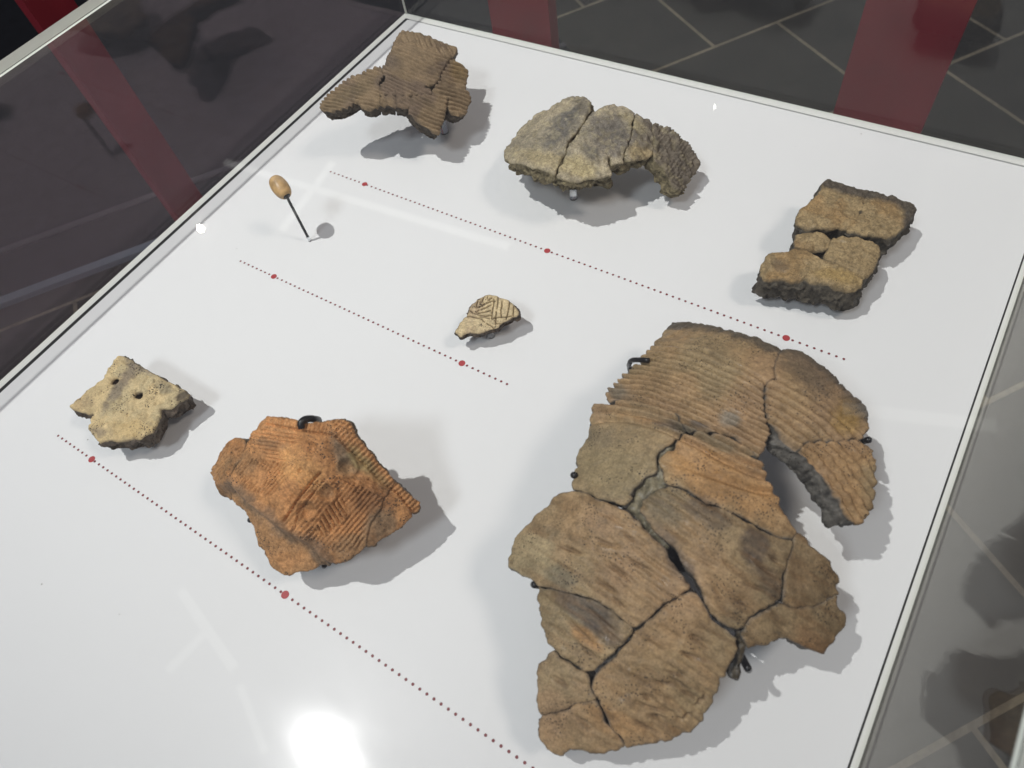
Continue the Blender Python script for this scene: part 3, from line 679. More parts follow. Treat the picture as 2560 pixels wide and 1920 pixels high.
# ---- 2. orange collared sherd
oz0 = quad_fit([(1048, 1259, .082), (723, 1430, .082), (873, 1057, .205), (675, 1045, .165), (530, 1170, .115), (800, 1200, .19), (900, 1380, .10), (620, 1300, .11)])
crease = ZG([(262, 690), (330, 775), (400, 850), (480, 910), (560, 970), (640, 1045), (700, 1085), (800, 1140), (880, 1180), (960, 1250), (1060, 1345)])
neck_poly = crease + ZG([(1060, 1500), (500, 1600), (0, 900), (150, 700), (262, 690)])
lipA = ZG([(575, 205), (740, 235), (900, 265), (1090, 290)]); lipB = ZG([(1120, 300), (1220, 400), (1330, 500), (1420, 590), (1500, 680), (1640, 770), (1760, 920)])
groove1 = ZO([(1090, 650), (980, 790), (880, 910), (800, 1030), (720, 1160)])
ocrest = ZO([(1330, 90), (1262, 260), (1180, 480), (1080, 640), (900, 870), (700, 1180)])
def ozf(x, y):
    z = oz0(x, y); x = np.atleast_1d(x); q = proj(np.column_stack([x, np.atleast_1d(y), np.atleast_1d(z)]))
    return z - .028 * softpoly(q, neck_poly, 4) + .022 * np.clip(1 - pline_dist(q, ocrest) / 95.0, 0, 1) * (1 - softpoly(q, neck_poly, 4))
def o_disp(px, x, y, d):
    wob = px + 1.6 * np.column_stack([noise(x * 60, y * 60, seed=1), noise(x * 60, y * 60, seed=2)])
    neck = softpoly(px, neck_poly, 3.5)
    h = 0.004 * fbm(x * 16, y * 16, 0, 3, 15) + 0.0016 * fbm(x * 120, y * 140, 0, 3, 18)
    
    dc = pline_dist(px, crease); h = h + 0.005 * (1 - neck) * (1 - sstep(0, 16, dc)) - 0.003 * neck * (1 - sstep(0, 10, dc))
    # castellation crest and facets
    lip = np.minimum(pline_dist(px, lipA), pline_dist(px, lipB)); col = 1 - neck
    above = softpoly(px, ZG([(500, 100), (520, 205), (575, 208), (740, 238), (900, 268), (1090, 292), (1120, 302), (1220, 402), (1330, 502), (1420, 592), (1500, 682), (1640, 790), (1760, 940), (2000, 900), (1700, 500), (1300, 100)]), 2.5)
    h = h - 0.0050 * (1 - sstep(0, 4, lip)) 
    n1 = lines(wob, ZO([(1420, 300)])[0], ZO([(1330, 380)])[0], 11.2, .26); n2 = lines(wob, ZO([(950, 130)])[0], ZO([(970, 60)])[0], 10.0, .2)
    right = sstep(-6, 6, (px[:, 0] - 830)); h = h - above * 0.0046 * (n1 * right + n2 * (1 - right))
    body = col * (1 - above)
    A1 = softpoly(px, ZO([(430, 190), (900, 240), (960, 330), (930, 440), (1050, 530), (700, 540), (380, 430), (330, 340)]), 5)
    h = h - body * A1 * 0.0066 * lines(wob, ZO([(430, 250)])[0], ZO([(1000, 330)])[0], 9.5, .2) * sstep(-.5, .1, noise(x * 55, y * 55, seed=44))
    A2 = softpoly(px, ZO([(330, 480), (800, 560), (760, 700), (560, 900), (300, 820), (170, 720), (220, 560)]), 5)
    h = h - body * A2 * 0.0060 * lines(wob, ZO([(170, 800)])[0], ZO([(420, 500)])[0], 7.6, .22) * sstep(-.5, .1, noise(x * 45, y * 45, seed=45))
    A2b = softpoly(px, ZO([(-100, 500), (200, 300), (300, 400), (200, 640), (100, 760), (-60, 700)]), 4); h = h - A2b * 0.0026 * lines(wob, ZO([(0, 700)])[0], ZO([(170, 520)])[0], 6.5, .22)
    A3 = softpoly(px, ZO([(1000, 760), (1300, 700), (1500, 780), (1780, 900), (1700, 1060), (1600, 1180), (1560, 1420), (1300, 1500), (1180, 1420), (800, 1300), (720, 1180)]), 4)
    A3 = A3 * (1 - softpoly(px, ZO([(1180, 1000), (1340, 930), (1420, 1090), (1230, 1260), (1130, 1330), (1040, 1260)]), 3))
    for q_ in ((1170, 850, 105), (960, 1040, 110)): A3 = A3 * sstep(.75, 1.1, np.linalg.norm(wob - np.array(ZO([q_[:2]])[0]), axis=1) / (q_[2] / 4.254))
    h = h - body * A3 * 0.0072 * lines(wob, ZO([(1200, 1400)])[0], ZO([(1480, 1080)])[0], 10.6, .27) * (.6 + .5 * noise(x * 70, y * 70, seed=46))
    A4 = softpoly(px, ZO([(1180, 1000), (1340, 930), (1420, 1090), (1230, 1260), (1130, 1330), (1040, 1260)]), 3)
    h = h - body * A4 * 0.0085 * lines(wob, ZO([(1150, 1180)])[0], ZO([(1240, 1330)])[0], 12.5, .25)
    A5 = softpoly(px, ZO([(1300, 720), (1560, 700), (1850, 740), (1760, 900), (1500, 900)]), 5); h = h - body * A5 * 0.0050 * lines(wob, ZO([(1350, 760)])[0], ZO([(1700, 960)])[0], 8.5, .22)
    A6 = softpoly(px, ZO([(820, 560), (1080, 640), (980, 790), (760, 1010), (620, 900)]), 5); h = h - body * A6 * 0.0042 * lines(wob, ZO([(900, 640)])[0], ZO([(980, 760)])[0], 8, .22)
    h = h - body * 0.012 * (1 - sstep(0, 4.0, pline_dist(wob, groove1)))
    h = h - body * 0.008 * (1 - sstep(0, 3.2, pline_dist(wob, ZO([(1130, 740), (1000, 900), (880, 1040), (810, 1290)]))))
    for cx, cy, r, a in ((1000, 380, 72, .004), (1390, 585, 96, .0055), (1170, 850, 96, .007), (960, 1040, 100, .006), (880, 620, 34, .003)):
        q = np.linalg.norm(wob - np.array(ZO([(cx, cy)])[0]), axis=1) / (r / 4.254)
        h = h - a * (1 - sstep(.35, 1.0, q)) + a * .45 * np.exp(-((q - 1.12) / .16) ** 2)
    return h
cOr = alb(196, 140, 88); cOb = alb(164, 112, 66); cOg = alb(150, 122, 84); cOk = alb(168, 128, 86)
def o_col(px, x, y, d):
    n1 = fbm(x * 13, y * 13, 0, 4, 81); n2 = fbm(x * 45, y * 45, 0, 4, 82); c = np.tile(cOr, (len(x), 1))
    c = blend(c, cOb, sstep(0, .9, n1 + .2 * n2) * .7)
    B = lambda zx, zy, rx, ry, ang=0, soft=.5: blob(px, 540 + zx / 4.254, 1030 + zy / 4.254, rx / 4.254, ry / 4.254, ang, soft, .35, x, y, 19, 60)
    neck = softpoly(px, neck_poly, 6); c = blend(c, cOk, neck * .7); c = blend(c, cOr, B(700, 1560, 220, 90) * .6)
    dc = pline_dist(px, crease); c = blend(c, alb(122, 104, 84), (1 - sstep(3, 26, dc + 8 * n2)) * .7)
    c = blend(c, alb(130, 114, 86), B(1390, 580, 120, 110, 20) * .6); c = blend(c, alb(118, 104, 84), B(1300, 380, 90, 150, -30) * .75); c = blend(c, alb(126, 110, 84), B(1170, 840, 70, 70) * .45); c = blend(c, alb(112, 92, 64), B(980, 1000, 80, 70) * .35)
    c = blend(c, alb(146, 128, 84), B(1600, 560, 80, 260, -42) * .75); c = blend(c, alb(132, 106, 78), B(560, 330, 170, 50, 10) * .5); c = blend(c, alb(140, 112, 80), B(300, 540, 160, 120) * .5)
    c = blend(c, alb(140, 96, 58), B(1650, 900, 240, 150, 30) * .75); c = blend(c, alb(132, 108, 78), B(1450, 1450, 260, 130, -20) * .6); c = blend(c, alb(128, 106, 80), B(1780, 1200, 170, 150) * .8)
    c = blend(c, alb(150, 120, 84), B(60, 600, 90, 260, 30) * .4); c = blend(c, alb(212, 160, 98), B(900, 620, 240, 170, 30) * .45)
    return c * (1 + .18 * n2)[:, None] * .90 * np.array([.98, 1.01, 1.06])
om = clay('orange_clay', 0.7, 0.85, 0.8, glint=0.2, seed=3.0)
oo = thing('collared_sherd', (0.80, -1.17, 0.0), 'bright orange rim sherd with incised lines, finger dents and a notched lip', 'pottery')
PO = [
 ZG([(575,145),(640,155),(740,165),(830,180),(870,195),(990,188),(1080,185),(1120,170),(1190,168),(1240,200),(1270,250),(1310,320),(1360,380),(1420,460),(1480,540),(1540,600),(1600,678),(1580,715),(1545,770),(1512,815),(1488,880),(1472,920),(1430,962),(1405,1005),(1390,1060),(1380,1120),(1362,1200),(1320,1250),(1250,1300),(1180,1335),(1100,1345),(1050,1348),(1000,1352),(950,1380),(890,1408),(800,1420),(740,1438),(680,1430),(640,1400),(600,1360),(575,1320),(545,1270),(550,1240),(500,1200),(470,1110),(450,1060),(420,1010),(400,970),(350,900),(320,885),(300,860),(265,840),(262,815),(266,790),(260,720),(264,650),(282,590),(312,532),(354,482),(362,430),(388,388),(420,330),(450,270),(520,210)]),
 ZG([(290,325),(350,340),(363,375),(343,430),(338,478),(298,518),(268,578),(248,650),(243,720),(250,785),(246,822),(215,800),(180,795),(160,740),(120,660),(80,600),(100,540),(150,470),(220,380)]),
 ZG([(1612,690),(1660,720),(1740,790),(1820,860),(1800,915),(1755,930),(1750,960),(1700,1010),(1640,1060),(1570,1100),(1500,1150),(1440,1190),(1390,1215),(1385,1150),(1400,1080),(1422,1030),(1452,980),(1497,932),(1510,885),(1542,835),(1570,785),(1600,735)])]
for i, p in enumerate(PO):
    sherd_piece('sherd', oo, p, ozf, om, 0.0013, 0.028, o_disp, o_col, alb(104, 88, 68), seed=400 + i * 9, dz=(0, -.002, -.004)[i], bevel=0.0024, grow=.0022, edge_amp=.0012, nzf=oz0)

# ---- 3. corded rim sherd, back left
az = quad_fit([(797, 262, .140), (1144, 119, .133), (1099, 330, .090), (1176, 200, .095), (1010, 80, .165), (985, 190, .178), (1165, 270, .085), (900, 230, .165)])
def a_disp(px, x, y, d):
    u = (px[:, 0] - 760) * 4.424; v = (px[:, 1] - 40) * 4.424
    ph = (v - (.26 + .10 * sstep(700, 1500, u)) * u + 40 * noise(x * 12, y * 12, seed=5)) / 44.0
    band = sstep(330, 380, v - .30 * (u - 1085) + 60) 
    h = 0.0022 * fbm(x * 18, y * 18, 0, 3, 25) + .0008 * fbm(x * 150, y * 150, 0, 2, 26)
    h = h + band * .0066 * grooves(ph, .35) * (.8 + .4 * noise(x * 60, y * 60, seed=8))
    h = h - (1 - band) * .0045 * np.abs(streaks(px, 62, 4.0, 22, 91))
    return h
def a_col(px, x, y, d):
    n1 = fbm(x * 16, y * 16, 0, 4, 101); n2 = fbm(x * 50, y * 50, 0, 4, 102); c = np.tile(alb(138, 120, 92), (len(x), 1))
    c = blend(c, alb(108, 94, 82), sstep(-.1, .8, n1) * .7)
    c = blend(c, alb(134, 114, 76), blob(px, 1150, 175, 26, 26, 0, .5) * .8); c = blend(c, alb(86, 78, 72), blob(px, 962, 150, 38, 22, 20, .6) * .6)
    c = blend(c, alb(112, 100, 74), blob(px, 870, 235, 70, 18, -30, .6) * .5)
    return c * (1 + .16 * n2)[:, None] * .86 * np.array([1.02, .97, .98])
am = clay('grey_brown_clay', 0.78, 0.55, 0.3, seed=5.0)
ao = thing('corded_rim_sherd', (0.36, -0.36, 0.0), 'grey-brown ridged rim sherd raised in the back left corner, with an arm reaching left', 'pottery')
PA = [Z1([(1085,152),(1200,170),(1330,205),(1450,240),(1560,285),(1690,335),(1700,360),(1655,430),(1600,475),(1568,530),(1520,600),(1498,690),(1430,758),(1330,768),(1338,792),(1398,805),(1408,852),(1300,858),(1180,870),(1020,862),(850,862),(845,770),(908,695),(908,650),(868,600),(872,550),(905,525),(930,440),(965,370),(1000,290),(1035,200)]),
 Z1([(835,545),(858,590),(860,640),(835,700),(805,745),(836,770),(838,860),(832,940),(828,985),(770,1010),(720,1015),(640,990),(610,955),(570,930),(520,960),(440,1000),(330,1035),(220,1035),(165,1000),(170,960),(250,860),(330,800),(430,720),(520,660),(600,640),(700,590),(780,560)]),
 Z1([(850,870),(1015,870),(1018,985),(1010,1000),(930,980),(840,985)]),
 Z1([(1026,870),(1178,878),(1168,985),(1150,1010),(1030,1000)]),
 Z1([(1188,880),(1300,866),(1410,860),(1500,878),(1588,898),(1575,960),(1570,1020),(1550,1100),(1520,1200),(1495,1290),(1440,1270),(1360,1215),(1260,1150),(1172,1060),(1176,985)]),
 Z1([(1612,482),(1660,482),(1740,540),(1800,580),(1810,640),(1790,760),(1785,790),(1830,850),(1845,920),(1820,980),(1800,1030),(1780,1080),(1700,1100),(1622,1060),(1594,1000),(1588,960),(1602,892),(1500,870),(1418,852),(1442,795),(1508,705),(1530,612),(1576,545),(1595,510)])]
for i, p in enumerate(PA):
    sherd_piece('sherd', ao, p, az, am, 0.0016, 0.030, a_disp, a_col, alb(70, 62, 52), seed=500 + i * 9, dz=(0, -.003, -.002, -.001, -.001, -.003)[i], bevel=0.0028, grow=.0022)

# ---- 4. curved grey sherd, back middle
bz = quad_fit([(1757, 401, .058), (1697, 475, .045), (1434, 455, .125), (1269, 395, .095), (1337, 430, .125), (1440, 240, .125), (1480, 330, .165), (1600, 285, .135), (1640, 330, .125)])
def b_disp(px, x, y, d):
    h = .003 * fbm(x * 20, y * 20, 0, 3, 35) + .0022 * fbm(x * 130, y * 130, 0, 3, 36)
    r = sstep(1560, 1640, px[:, 0]); h = h - .0042 * sstep(1632, 1650, px[:, 0]) * lines(px + 2 * np.column_stack([noise(x * 60, y * 60, seed=1)] * 2), (0, 0), (30, -40), 8.5, .3); h = h + (.0010 + .0040 * r) * streaks(px, 55, 7.5, 26, 93)
    return h
def b_col(px, x, y, d):
    n1 = fbm(x * 18, y * 18, 0, 4, 111); n2 = fbm(x * 60, y * 60, 0, 4, 112)
    c = np.tile(alb(166, 153, 126), (len(x), 1)); c = blend(c, alb(132, 124, 106), sstep(-.2, .7, n1) * .6)
    B = lambda zx, zy, rx, ry, ang=0, soft=.5: blob(px, 1220 + zx / 3.687, 200 + zy / 3.687, rx / 3.687, ry / 3.687, ang, soft, .3, x, y, 29, 60)
    dark = alb(96, 90, 84)
    c = blend(c, dark, B(1130, 480, 230, 200, 30) * .75); c = blend(c, alb(84, 82, 80), B(690, 430, 90, 230, 35) * .75)
    c = blend(c, alb(98, 88, 76), sstep(1555, 1620, px[:, 0]) * .85); c = blend(c, alb(104, 96, 82), B(880, 220, 120, 60, 20) * .6)
    c = blend(c, alb(172, 156, 114), B(820, 790, 160, 90, 10) * .8); c = blend(c, alb(166, 150, 112), B(480, 720, 260, 70, 12) * .7); c = blend(c, alb(164, 144, 104), B(1400, 660, 110, 60) * .75); c = blend(c, alb(160, 146, 108), B(1330, 390, 160, 40, 40) * .5)
    c = blend(c, alb(88, 86, 80), B(950, 680, 90, 60, 40) * .6)
    sp = sstep(.25, .6, noise(x * 150, y * 150, seed=3) + .5 * noise(x * 60, y * 60, seed=4)); c = blend(c, alb(176, 162, 120), sp * .22)
    return c * (1 + .16 * n2)[:, None] * np.array([.97, .98, 1.03])
bm = clay('pale_grey_clay', 0.8, 0.85, 0.5, glint=0.25, seed=7.0)
bo = thing('curved_sherd', (0.80, -0.36, 0.0), 'thick crescent-shaped grey sherd of four glued pieces at the back, beyond the longest dotted line', 'pottery')
PB = [Z2([(800,132),(880,145),(930,170),(938,210),(933,260),(898,320),(866,380),(826,430),(796,480),(738,540),(722,590),(696,660),(676,730),(638,800),(610,850),(560,835),(480,812),(400,790),(300,765),(200,735),(150,710),(138,650),(170,590),(240,510),(330,410),(400,370),(450,320),(540,260),(640,205),(700,165)]),
 Z2([(960,285),(1000,265),(1050,235),(1150,225),(1240,245),(1330,290),(1352,310),(1332,370),(1316,440),(1306,520),(1286,600),(1266,650),(1250,700),(1246,755),(1180,765),(1142,770),(1132,690),(1108,700),(1110,770),(1138,850),(1138,875),(1050,890),(950,900),(870,910),(780,920),(700,908),(645,880),(655,830),(695,760),(726,680),(746,610),(796,550),(836,480),(886,400),(926,340)]),
 Z2([(1372,305),(1430,320),(1498,370),(1512,400),(1514,470),(1522,560),(1524,640),(1514,690),(1460,715),(1380,725),(1272,742),(1266,700),(1284,650),(1304,600),(1324,530),(1336,440),(1350,370)]),
 Z2([(1532,402),(1560,398),(1640,430),(1730,500),(1820,580),(1900,650),(1980,730),(1980,760),(1950,800),(1930,850),(1880,880),(1850,950),(1820,1000),(1780,1015),(1740,1000),(1705,960),(1685,900),(1645,850),(1605,790),(1550,735),(1534,690),(1545,620),(1530,500)])]
for i, p in enumerate(PB):
    sherd_piece('sherd', bo, p, bz, bm, 0.0020, 0.036, b_disp, b_col, alb(112, 102, 78), seed=600 + i * 9, dz=(.003, 0, -.003, -.001)[i], bevel=0.0028, grow=.0016, edge_amp=.0014, rough=.26, flare=.004)

# ---- 5. thick burnt sherd, back right
cz = quad_fit([(2060, 450, .078), (2280, 510, .066), (2130, 700, .074), (1960, 560, .072), (1920, 680, .070), (2100, 580, .082), (2200, 520, .078)])
def c_disp(px, x, y, d): return .0030 * fbm(x * 22, y * 22, 0, 3, 45) + .0020 * fbm(x * 120, y * 120, 0, 3, 46) - .003 * (1 - sstep(0, .010, d)) * (.5 + .5 * noise(x * 30, y * 30, seed=47))
def c_col(px, x, y, d):
    n1 = fbm(x * 20, y * 20, 0, 4, 121); n2 = fbm(x * 60, y * 60, 0, 4, 122); c = np.tile(alb(148, 124, 88), (len(x), 1))
    c = blend(c, alb(140, 108, 68), sstep(0, .8, n1) * .6)
    rim = pline_dist(px, Z3([(870, 110), (1200, 190), (1540, 290), (1780, 390), (1740, 560)])); c = blend(c, alb(74, 66, 58), (1 - sstep(16, 34, rim + 8 * n1)) * .9)
    c = blend(c, alb(98, 80, 60), blob(px, 1950, 662, 22, 14, 20, .6) * .7); c = blend(c, alb(160, 130, 78), blob(px, 2095, 690, 55, 16, 10, .6) * .7)
    c = blend(c, alb(44, 38, 32), (1 - sstep(3, 6, np.linalg.norm(px - np.array(Z3([(1210, 450)])[0]), axis=1))) * .9)
    c = blend(c, alb(44, 38, 32), (1 - sstep(1.5, 4, np.linalg.norm(px - np.array(Z3([(1240, 358)])[0]), axis=1))) * .9)
    return c * (1 + .14 * n2)[:, None] * np.array([1.0, 1.06, 1.12])
cm = clay('burnt_clay', 0.7, 0.85, 0.5, glint=0.35, seed=9.0)
co = thing('burnt_sherd', (1.22, -0.42, 0.0), 'thick tan sherd with black charred edges, six pieces joined, near the right back corner', 'pottery')
PC = [Z3([(870,125),(960,135),(1080,160),(1200,190),(1296,224),(1268,270),(1243,330),(1238,380),(1222,430),(1187,500),(1147,560),(1100,600),(1070,625),(950,610),(850,620),(760,610),(650,598),(572,578),(555,540),(580,460),(595,410),(680,360),(760,300),(800,240),(820,170),(840,140)]),
 Z3([(1306,226),(1400,250),(1540,290),(1650,330),(1760,375),(1785,410),(1770,450),(1730,500),(1700,550),(1640,620),(1580,670),(1520,700),(1420,700),(1300,680),(1200,672),(1090,640),(1118,600),(1168,545),(1203,480),(1230,430),(1248,370),(1258,310)]),
 Z3([(560,680),(650,665),(740,670),(810,680),(855,700),(890,740),(880,800),(850,825),(820,835),(740,830),(680,840),(620,820),(545,795),(540,740)]),
 Z3([(930,730),(1020,715),(1120,720),(1230,745),(1340,780),(1405,830),(1395,890),(1370,950),(1350,1010),(1320,1060),(1290,1110),(1240,1130),(1180,1085),(1080,1045),(980,990),(850,925),(850,890),(895,835),(905,770)]),
 Z3([(540,825),(620,835),(700,870),(760,915),(830,945),(905,985),(890,1012),(830,1032),(740,1052),(650,1077),(610,1125),(560,1145),(460,1140),(350,1130),(230,1140),(180,1100),(185,1030),(210,960),(260,880),(340,860),(440,860),(490,840)]),
 Z3([(912,992),(980,998),(1080,1052),(1180,1098),(1228,1138),(1225,1200),(1160,1225),(1110,1245),(1000,1225),(900,1210),(800,1185),(700,1170),(630,1135),(668,1080),(760,1057),(840,1037)])]
for i, p in enumerate(PC):
    sherd_piece('sherd', co, p, cz, cm, 0.0016, 0.043, c_disp, c_col, alb(76, 70, 60), seed=700 + i * 9, dz=(.004, .004, -.004, -.002, 0, -.001)[i], bevel=0.0045, grow=.0030, edge_amp=.0012, rough=.15,
                wallbias=(lambda px: .015 * (px[:, 1] > 685)) if i > 3 else (lambda px: .003 + 0 * px[:, 0]))

# ---- 6. buff sherd with two drilled holes, front left
dz_ = quad_fit([(470, 985, .056), (265, 1100, .066), (300, 890, .074), (180, 1018, .070), (320, 1000, .082), (400, 1060, .066)])
def l_disp(px, x, y, d):
    h = .0022 * fbm(x * 20, y * 20, 0, 3, 55) + .0016 * fbm(x * 150, y * 150, 0, 3, 56)
    for cx, cy, L in ((1380, 680, 9), (1440, 700, 9), (1330, 700, 9), (1240, 640, 7), (1150, 580, 6)):
        q = pline_dist(px, ZL([(cx - 25, cy + 60), (cx + 45, cy - 60)])); h = h - .0022 * (1 - sstep(0, 3.2, q))
    for hx, hy in ((750, 575), (1060, 750)):
        q = np.linalg.norm(px - np.array(ZL([(hx, hy)])[0]), axis=1); h = h - .003 * (1 - sstep(6, 15, q))
    return h
def l_col(px, x, y, d):
    n1 = fbm(x * 22, y * 22, 0, 4, 131); n2 = fbm(x * 60, y * 60, 0, 4, 132); c = np.tile(alb(196, 174, 132), (len(x), 1)); c = blend(c, alb(178, 164, 130), sstep(0, .8, n1) * .6)
    B = lambda zx, zy, rx, ry, ang=0, soft=.5: blob(px, 140 + zx / 5.183, 840 + zy / 5.183, rx / 5.183, ry / 5.183, ang, soft, .4, x, y, 39, 70)
    g = alb(112, 102, 92)
    c = blend(c, g, B(860, 600, 70, 400, 33) * .75); c = blend(c, g, B(1060, 400, 170, 60, 30) * .7); c = blend(c, alb(120, 116, 100), B(1380, 680, 110, 90, 30) * .6); c = blend(c, alb(74, 64, 56), B(1650, 770, 110, 50, -35) * .85)
    c = blend(c, g, B(560, 1240, 140, 60, 0) * .6); c = blend(c, alb(186, 160, 112), B(1050, 1200, 250, 110, 0) * .6); c = blend(c, alb(150, 126, 96), B(360, 860, 120, 90, -40) * .45)
    return c * (1 + .12 * n2)[:, None]
def ell(cx, cy, rx, ry, ang, n=22):
    a = math.radians(ang); return [(cx + rx * math.cos(t) * math.cos(a) - ry * math.sin(t) * math.sin(a), cy + rx * math.cos(t) * math.sin(a) + ry * math.sin(t) * math.cos(a)) for t in np.linspace(0, 2 * math.pi, n, endpoint=False)]
lo_ = thing('drilled_sherd', (0.30, -1.20, 0.0), 'buff sherd with two small drilled holes, nearest the left glass at the start of the longest dotted line in front', 'pottery')
lo_['label'] = 'buff sherd with two small drilled holes, at the left end of the front row'
sherd_piece('sherd', lo_, ZL([(800,245),(850,245),(960,305),(1100,390),(1250,480),(1400,560),(1550,640),(1700,725),(1737,755),(1705,800),(1620,850),(1545,900),(1490,935),(1440,945),(1395,935),(1360,945),(1345,975),(1350,1020),(1330,1090),(1290,1160),(1230,1240),(1160,1270),(1100,1320),(980,1335),(850,1350),(740,1355),(650,1360),(560,1380),(510,1340),(470,1280),(440,1220),(405,1185),(410,1150),(440,1120),(440,1060),(480,1010),(440,1000),(400,1010),(340,980),(280,965),(210,935),(178,925),(200,890),(280,820),(380,720),(480,640),(590,550),(630,480),(650,420),(700,360),(750,290)]),
            dz_, clay('buff_clay', 0.75, 0.5, 0.9, seed=11.0), 0.00130, 0.034, l_disp, l_col, alb(90, 80, 70), seed=800, holes=[ZL(ell(750, 578, 52, 30, -45)), ZL(ell(1060, 752, 54, 46, -20))], bevel=0.004, rough=.2)

# ---- 7. small incised sherd, centre
ez_ = quad_fit([(1297, 779, .044), (1153, 838, .044), (1230, 740, .066), (1180, 790, .060), (1250, 800, .062), (1140, 830, .043)])
INC = [ZS(q) for q in ([(600, 835), (700, 840), (800, 865), (950, 895), (1030, 965)], [(1080, 1000), (1160, 1040), (1240, 1105)], [(1245, 440), (1240, 560), (1210, 700), (1190, 890)], [(1340, 400), (1330, 560), (1310, 660)], [(1300, 730), (1285, 850), (1280, 1020)],
     [(1430, 490), (1430, 600), (1405, 700), (1410, 850)], [(1605, 490), (1595, 600), (1560, 780), (1525, 905)], [(1700, 600), (1690, 820)], [(1210, 890), (1260, 865), (1400, 860), (1520, 855), (1650, 835)], [(980, 610), (1080, 530), (1180, 495), (1280, 490)], [(830, 640), (940, 610), (1020, 545)],
     [(940, 685), (1060, 640), (1180, 570)], [(830, 750), (900, 690)], [(870, 770), (1000, 750), (1170, 700)], [(800, 775), (950, 820), (1060, 830), (1180, 810)], [(1110, 465), (1200, 410)], [(870, 470), (840, 600)], [(940, 490), (920, 560)], [(1100, 380), (1085, 420)], [(1000, 400), (960, 520)], [(920, 850), (1060, 860), (1140, 885)], [(1310, 1000), (1390, 1000)], [(760, 760), (700, 700)])]
def s_disp(px, x, y, d):
    h = .0016 * fbm(x * 30, y * 30, 0, 3, 65) + .0006 * fbm(x * 200, y * 200, 0, 3, 66)
    for q in INC: h = h - .0034 * (1 - sstep(.4, 2.3, pline_dist(px, q)))
    return h
def s_col(px, x, y, d):
    n2 = fbm(x * 70, y * 70, 0, 4, 142); c = np.tile(alb(196, 176, 138), (len(x), 1)); c = blend(c, alb(172, 150, 120), sstep(-.1, .7, fbm(x * 30, y * 30, 0, 3, 141)) * .7)
    c = blend(c, alb(150, 128, 104), blob(px, 1187, 770, 16, 30, 30, .6) * .6)
    dd = np.full(len(x), 99.0)
    for q in INC: dd = np.minimum(dd, pline_dist(px, q))
    c = blend(c, alb(60, 46, 34), (1 - sstep(.3, 1.7, dd)) * .85)       # dark fill left in the cuts
    return c * (1 + .12 * n2)[:, None]
so = thing('incised_sherd', (0.78, -0.79, 0.0), 'smallest cream sherd scratched with crossing lines, alone in the middle of the deck', 'pottery')
sherd_piece('sherd', so, ZS([(1150,340),(1240,350),(1330,380),(1420,420),(1500,445),(1590,480),(1640,530),(1700,590),(1740,650),(1790,700),(1815,740),(1800,790),(1750,825),(1680,835),(1650,875),(1560,925),(1450,965),(1400,1025),(1340,1085),(1240,1105),(1150,1125),(1060,1155),(990,1195),(900,1212),(800,1210),(700,1205),(600,1215),(560,1240),(500,1275),(450,1275),(420,1235),(350,1195),(350,1165),(420,1070),(480,970),(550,880),(600,840),(660,760),(680,650),(720,580),(800,520),(850,450),(950,390),(1050,350)]),
            ez_, clay('cream_clay', 0.6, 0.7, 0.9, glint=.2, seed=13.0), 0.00075, 0.018, s_disp, s_col, alb(84, 72, 60), seed=900, bevel=0.002, edge_amp=.0006, rough=.25)

# ---- bead on its pin
bead_m = plain('amber_bead', tuple(alb(196, 160, 110)), 0.38, bump=0.5, bscale=400, var=0.45, vscale=160)
ptop = np.array([0.304, -0.765, 0.128]); ax = np.array([-0.80, 0.30, 0.40]); ax /= np.linalg.norm(ax)
def lathe(c, axis, prof, n=32):
    axis = axis / np.linalg.norm(axis); a = np.cross(axis, [0, 0, 1]); a /= np.linalg.norm(a); b = np.cross(axis, a); V, Fc = [], []
    for t, r in prof:
        for k in range(n): th = 2 * math.pi * k / n; V.append(c + axis * t + r * (math.cos(th) * a + math.sin(th) * b))
    for i in range(len(prof) - 1):
        for k in range(n): j = (k + 1) % n; Fc.append((i * n + k, i * n + j, (i + 1) * n + j, (i + 1) * n + k))
    Fc.append(tuple(range(n))[::-1]); Fc.append(tuple((len(prof) - 1) * n + k for k in range(n))); return V, Fc
hl, rm = 0.0250, 0.0158
prof = [(hl * .55, .0004), (-hl * .2 + hl, .0055)]
prof = [(-hl * .5, .0070), (-hl * .93, .0080)] + [(hl * math.sin(t), .0012 + rm * math.cos(t) ** .75) for t in np.linspace(-1.18, 1.18, 22)] + [(hl * .93, .0060), (hl * .5, .0045)]
bc = ptop + ax * 0.018
beadt = thing('bead', bc, 'oval honey-brown bead held up on a thin black pin', 'bead')
v, f = lathe(bc, ax, prof); mesh_obj('bead_body', v, f, bead_m, parent=beadt, smooth=True)
pin = thing('bead_pin', (0.304, -0.765, 0), 'thin black upright pin carrying the oval bead', 'stand')
v, f = join(tube(smooth_path([(0.304, -0.765, .014), (.304, -.765, .07), (.304, -.765, .112), tuple(ptop + ax * -.004), tuple(ptop + ax * .010)]), .0028), tube([tuple(ptop - ax * .0055), tuple(ptop + ax * .001)], .0070)); mesh_obj('rod', v, f, black_m, parent=pin, smooth=True)
v, f = tube([(0.304, -0.765, 0.0006), (0.304, -0.765, .014)], .0034); mesh_obj('sleeve', v, f, acryl, parent=pin, smooth=True)

